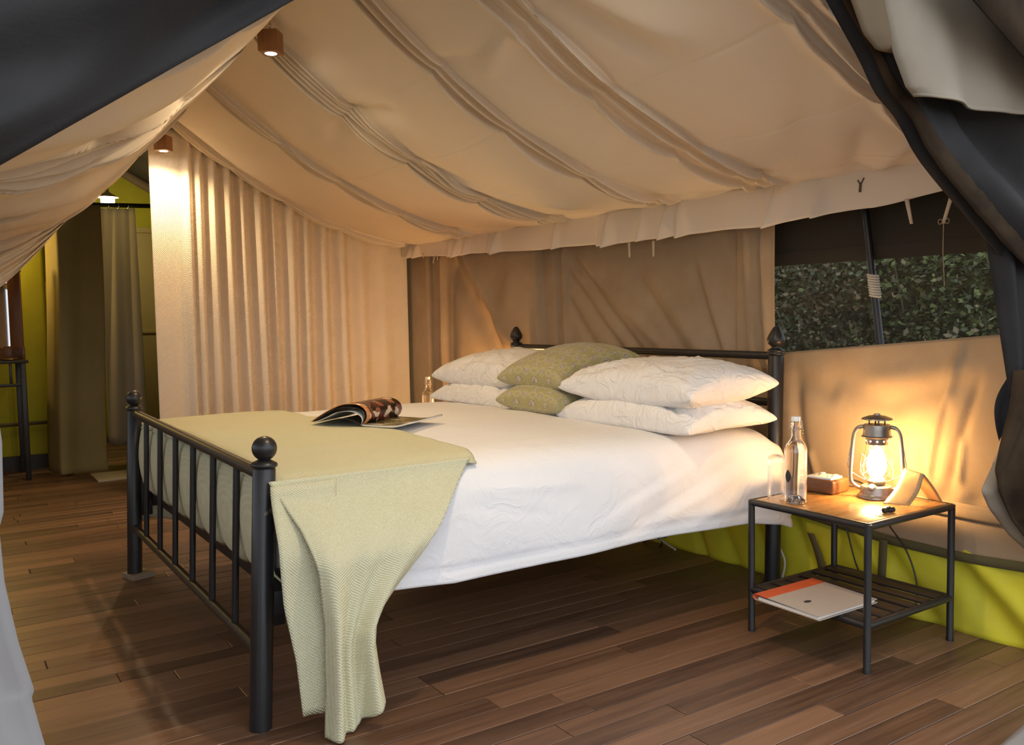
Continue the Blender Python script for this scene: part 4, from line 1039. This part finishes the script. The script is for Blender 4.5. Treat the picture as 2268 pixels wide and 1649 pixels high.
struct(bpy.data.objects['trim_1'])
# khaki privacy canvas
def kh_fn(u, v):
    z = 2.035*(1-v)+.012*v
    xl = .065-.05*v; xr = .425-.03*v
    X = xl+.055*u/.2 if u < .2 else xl+.055+(xr-xl-.055)*(u-.2)/.8
    y = 5.0+.24*max(0, 1-u/.2)**1.2-.02*math.sin(u*7)*v+.012*math.sin(u*11+v*2)
    if v > .94: y -= .05*(v-.94)/.06
    return (X+.008*math.sin(v*5), y, z)
o = MB().grid(kh_fn, lin(0, 1, 40), lin(0, 1, 40)).build('privacy_canvas', 'khaki', solid=.004); tag(o, 'tall khaki canvas privacy panel hanging to the bathroom floor', 'canvas panel')
MB().tube([(.06, 4.975, .02), (.10, 4.96, .018), (.15, 4.97, .02)], .016, 8).build('rolled_hem', 'brown_edge', o)
# shower curtain and rod
rd = MB().cyl(at(150, 452, 'y', 5.25), at(420, 458, 'y', 5.25), .018, 12).build('shower_rod', 'black_metal'); tag(rd, 'black shower rod across the bathroom doorway', 'rod')
def shc(u, v):
    tl, tr, bl_, br = at(222, 460, 'y', 5.25), at(296, 462, 'y', 5.25), at(243, 984, 'y', 5.25), at(330, 985, 'y', 5.25)
    p = tl.lerp(tr, u).lerp(bl_.lerp(br, u), v); p.y += .025*math.sin(u*11+v*2)+.02*math.sin(u*5); return p
o = MB().grid(shc, lin(0, 1, 40), lin(0, 1, 30)).build('shower_curtain', 'shower', solid=.002); tag(o, 'narrow white shower curtain hanging from the black rod', 'shower curtain')
for k in range(3):
    p = at(240+22*k, 456, 'y', 5.25); MB().tube([p+Vector((0, .021*math.cos(a_), .021*math.sin(a_))) for a_ in lin(0, 2*PI, 13)[:-1]], .003, 6, closed=True).build('curtain_ring', 'steel', o)
# hanging enamel lamp
c = at(238, 437, 'y', 5.80)
bl2 = empty('hanging_lamp', c, 'small hanging lamp with a conical enamel shade in the bathroom', 'hanging lamp')
MB().lathe([(.090, 0), (.060, .018), (.030, .034), (.016, .045), (.012, .06)], c, 24, capb=False).build('shade', 'white_shade', bl2, solid=.002)
MB().lathe([(.014, .045), (.014, .10), (.006, .12)], c, 12).build('fitting', 'steel', bl2)
MB().cyl(c+Vector((0, 0, .11)), c+Vector((0, 0, .40)), .004, 6).build('stem', 'black_metal', bl2)
MB().lathe([(.046, -.075), (.055, -.06), (.055, -.012), (.04, -.004)], c, 20).build('bulb', 'bath_bulb', bl2)
MB().lathe([(.058, -.078), (.060, -.070), (.058, -.062)], c, 20).build('lamp_ring', 'steel', bl2)
def point(name, loc, e, col, par, r=.06):
    ld = bpy.data.lights.new(name, 'POINT'); ld.energy = e; ld.color = col; ld.shadow_soft_size = r
    lo = bpy.data.objects.new(name, ld); COL.objects.link(lo); lo.parent = par; lo.location = loc; return lo
point('lamp_light', (0, 0, -.12), BATH_W*.9, (1, .82, .45), bl2)
# vanity
vt = empty('vanity_table', (-.32, 5.12, 0), 'black metal vanity stand below the wood mirror at the far left', 'table')
vx, vy0, vy1, vz = -.155, 4.92, 5.36, .862
for x in (vx, -1.0):
    for y in (vy0, vy1):
        MB().rbox((x, y, vz/2), (.034, .034, vz), .004).build('leg', 'black_metal', vt, smooth=40)
MB().rbox((-.58, (vy0+vy1)/2, vz+.008), (.92, .49, .022), .004).build('table_top', 'slat', vt, smooth=40)
MB().rbox((-.58, vy0, vz-.16), (.82, .022, .022), .003).build('front_rail', 'black_metal', vt, smooth=40)
for k in range(6): MB().rbox((-.235-.14*k, vy0, vz-.08), (.018, .018, .15), .003).build('upright', 'black_metal', vt, smooth=40)
zv = vz+.019
mr = empty('mirror', (-.125, 5.14, zv), 'wood-framed mirror standing on the vanity at the far left', 'mirror')
mx1 = -.125; mw = .085; mzt = 1.62; my = 5.14
for nm, cx, cz, sx, sz in (('frame_stile', mx1-mw/2, (zv+mzt)/2, mw, mzt-zv), ('frame_stile', -.80, (zv+mzt)/2, mw, mzt-zv), ('frame_rail', -.46, zv+.045, .68, .09), ('frame_rail', -.46, mzt-.045, .68, .09)):
    MB().rbox((cx, my, cz), (sx, .04, sz), .004).build(nm, 'mirror_wood', mr, smooth=40)
MB().box((-.46, my, (zv+mzt)/2), (.62, .012, mzt-zv-.12)).build('mirror_pane', 'mirror', mr, smooth=False)
mr.rotation_euler.z = -.30
p = at(22, 797, 'y', 5.0); MB().lathe([(.02, 0), (.05, .004), (.055, .014), (.05, .012), (.02, .006)], (p.x, 5.0, zv), 20).build('brass_dish', 'gold'); tag(bpy.data.objects['brass_dish'], 'small brass dish on the vanity edge', 'dish')
p = at(-4, 785, 'y', 5.0); MB().lathe([(.03, 0), (.032, .004), (.032, .09), (.026, .095), (.026, .085)], (p.x, 5.03, zv), 20).build('cup', 'box_wood'); tag(bpy.data.objects['cup'], 'dark red-brown cup on the vanity at the picture edge', 'cup')
# wall lamp above the mirror, out of the picture to the left
vl = empty('wall_lamp', (-.55, 5.44, 1.78), 'bare wall lamp above the mirror beyond the left edge', 'lamp')
MB().lathe([(.05, 0), (.05, .012), (.015, .02), (.012, .05)], (-.55, 5.485, 1.78), 16, (0, -1, 0)).build('lamp_base', 'black_metal', vl, smooth=40)
MB().lathe([(.002, .05), (.03, .06), (.035, .09), (.02, .12), (.002, .13)], (-.55, 5.485, 1.78), 16, (0, -1, 0)).build('bulb', 'bath_bulb', vl)
point('lamp_light', (.04, -.16, 0), BATH_W*1.0, (1, .68, .22), vl)
# bath mat
o = MB().rbox((.545, 4.66, .006), (.60, .38, .012), .004, rz=0).build('bath_mat', 'mat', smooth=40); tag(o, 'cream bath mat on the floor before the shower', 'bath mat')

# ------------------------------------------------------------------ outside the window
a_, b_ = at(1912, 430, 'x', XW+.052), at(1950, 765, 'x', XW+.052)
d_ = (b_-a_).normalized()
tp = empty('tent_pole', b_+d_*.9, 'leaning dark tent pole standing against the net window', 'pole')
MB().cyl(a_-d_*.15, b_+d_*.9, .0145, 14).build('pole', 'black_metal', tp, smooth=40)
pc = at(1936, 632, 'x', XW+.052); mb = MB()
for k in range(9):
    cc = pc+d_*(k*.0100-.040); mb.tube([cc+Vector((.0185*math.cos(g), .0185*math.sin(g), .004*math.sin(g))) for g in lin(0, 2*PI, 15)[:-1]], .0050, 6, closed=True)
mb.build('rope_coil', 'rope', tp)
pc2 = at(1940, 598, 'x', XW+.045); MB().tube([pc2, pc2+Vector((0, -.02, .02)), pc2+Vector((0, -.045, .0)), pc2+Vector((0, -.05, -.02))], .004, 6).build('hook', 'black_metal', tp)
def shrub(c, h, w, n, mats, label, seed, lf=1.0):
    r2 = random.Random(seed); c = Vector(c); t = empty('shrub', c, label, 'shrub', 'bushes outside the window')
    mb = MB(); tips = []
    for k in range(16):
        a2_ = r2.uniform(0, 2*PI); top = c+Vector((w*.55*math.cos(a2_)*r2.uniform(.2, 1), w*.55*math.sin(a2_)*r2.uniform(.2, 1), h*r2.uniform(.55, 1)))
        mid = c.lerp(top, .5)+Vector((r2.uniform(-.1, .1), r2.uniform(-.1, .1), .12)); pts = catmull([c+Vector((r2.uniform(-.1, .1), r2.uniform(-.15, .15), 0)), mid, top], 4)
        mb.tube(pts, [.016*(1-.8*i/(len(pts)-1)) for i in range(len(pts))], 5); tips += pts[2:]
    mb.build('branches', 'bark', t, kind='stuff')
    for mi, mt in enumerate(mats):
        mb = MB()
        for k in range(n):
            b0 = r2.choice(tips); sp = .22
            p_ = b0+Vector((r2.gauss(0, sp), r2.gauss(0, sp), r2.gauss(0, sp*.9)))
            if p_.z < .02: p_.z = r2.uniform(.02, .4)
            l = r2.uniform(.035, .085)*lf; ax = Vector((r2.gauss(0, 1), r2.gauss(0, 1), r2.gauss(0, .6))).normalized(); sd_ = ax.cross(Vector((r2.gauss(0, 1), r2.gauss(0, 1), r2.gauss(0, 1)))).normalized()*l*.32
            mb.add([p_, p_+ax*l*.5+sd_, p_+ax*l, p_+ax*l*.5-sd_], [(0, 1, 2, 3)])
        mb.build('foliage', mt, t, smooth=False, kind='stuff')
    return t
sp_ = [((5.5, 2.75, -.3), 2.4, 1.3, ('leaf_a', 'leaf_c'), 'leafy green bush at the left of the window view'), ((5.2, 2.0, -.3), 2.1, 1.2, ('leaf_c', 'leaf_b'), 'dry brownish bush left of the tent pole'),
       ((5.5, 1.35, -.3), 2.5, 1.3, ('leaf_a', 'leaf_b'), 'dense dark bush right of the tent pole'), ((5.6, .55, -.3), 2.5, 1.4, ('leaf_b', 'leaf_a'), 'dark green bush at the right of the window view'),
       ((6.0, 4.1, -.3), 2.6, 1.5, ('leaf_b', 'leaf_a'), 'dark bush mostly hidden by the window edge at the left'), ((4.6, .48, -.3), 1.45, .5, ('leaf_c',), 'pale twiggy bush nearest the window at the right'), ((7.0, 3.6, -.3), 3.0, 2.4, ('leaf_b', 'leaf_b'), 'dark taller bush behind the left bushes'), ((7.1, 1.7, -.3), 3.0, 2.6, ('leaf_b', 'leaf_b'), 'dark taller bush behind the right bushes')]
for i, (c, h, w, mats, lab) in enumerate(sp_): shrub(c, h, w, (9000, 9000, 9000, 9000, 6000, 700, 9000, 9000)[i], mats, lab, 40+i, .72 if i < 4 else (1.2, .7, 2.2, 2.2)[i-4])
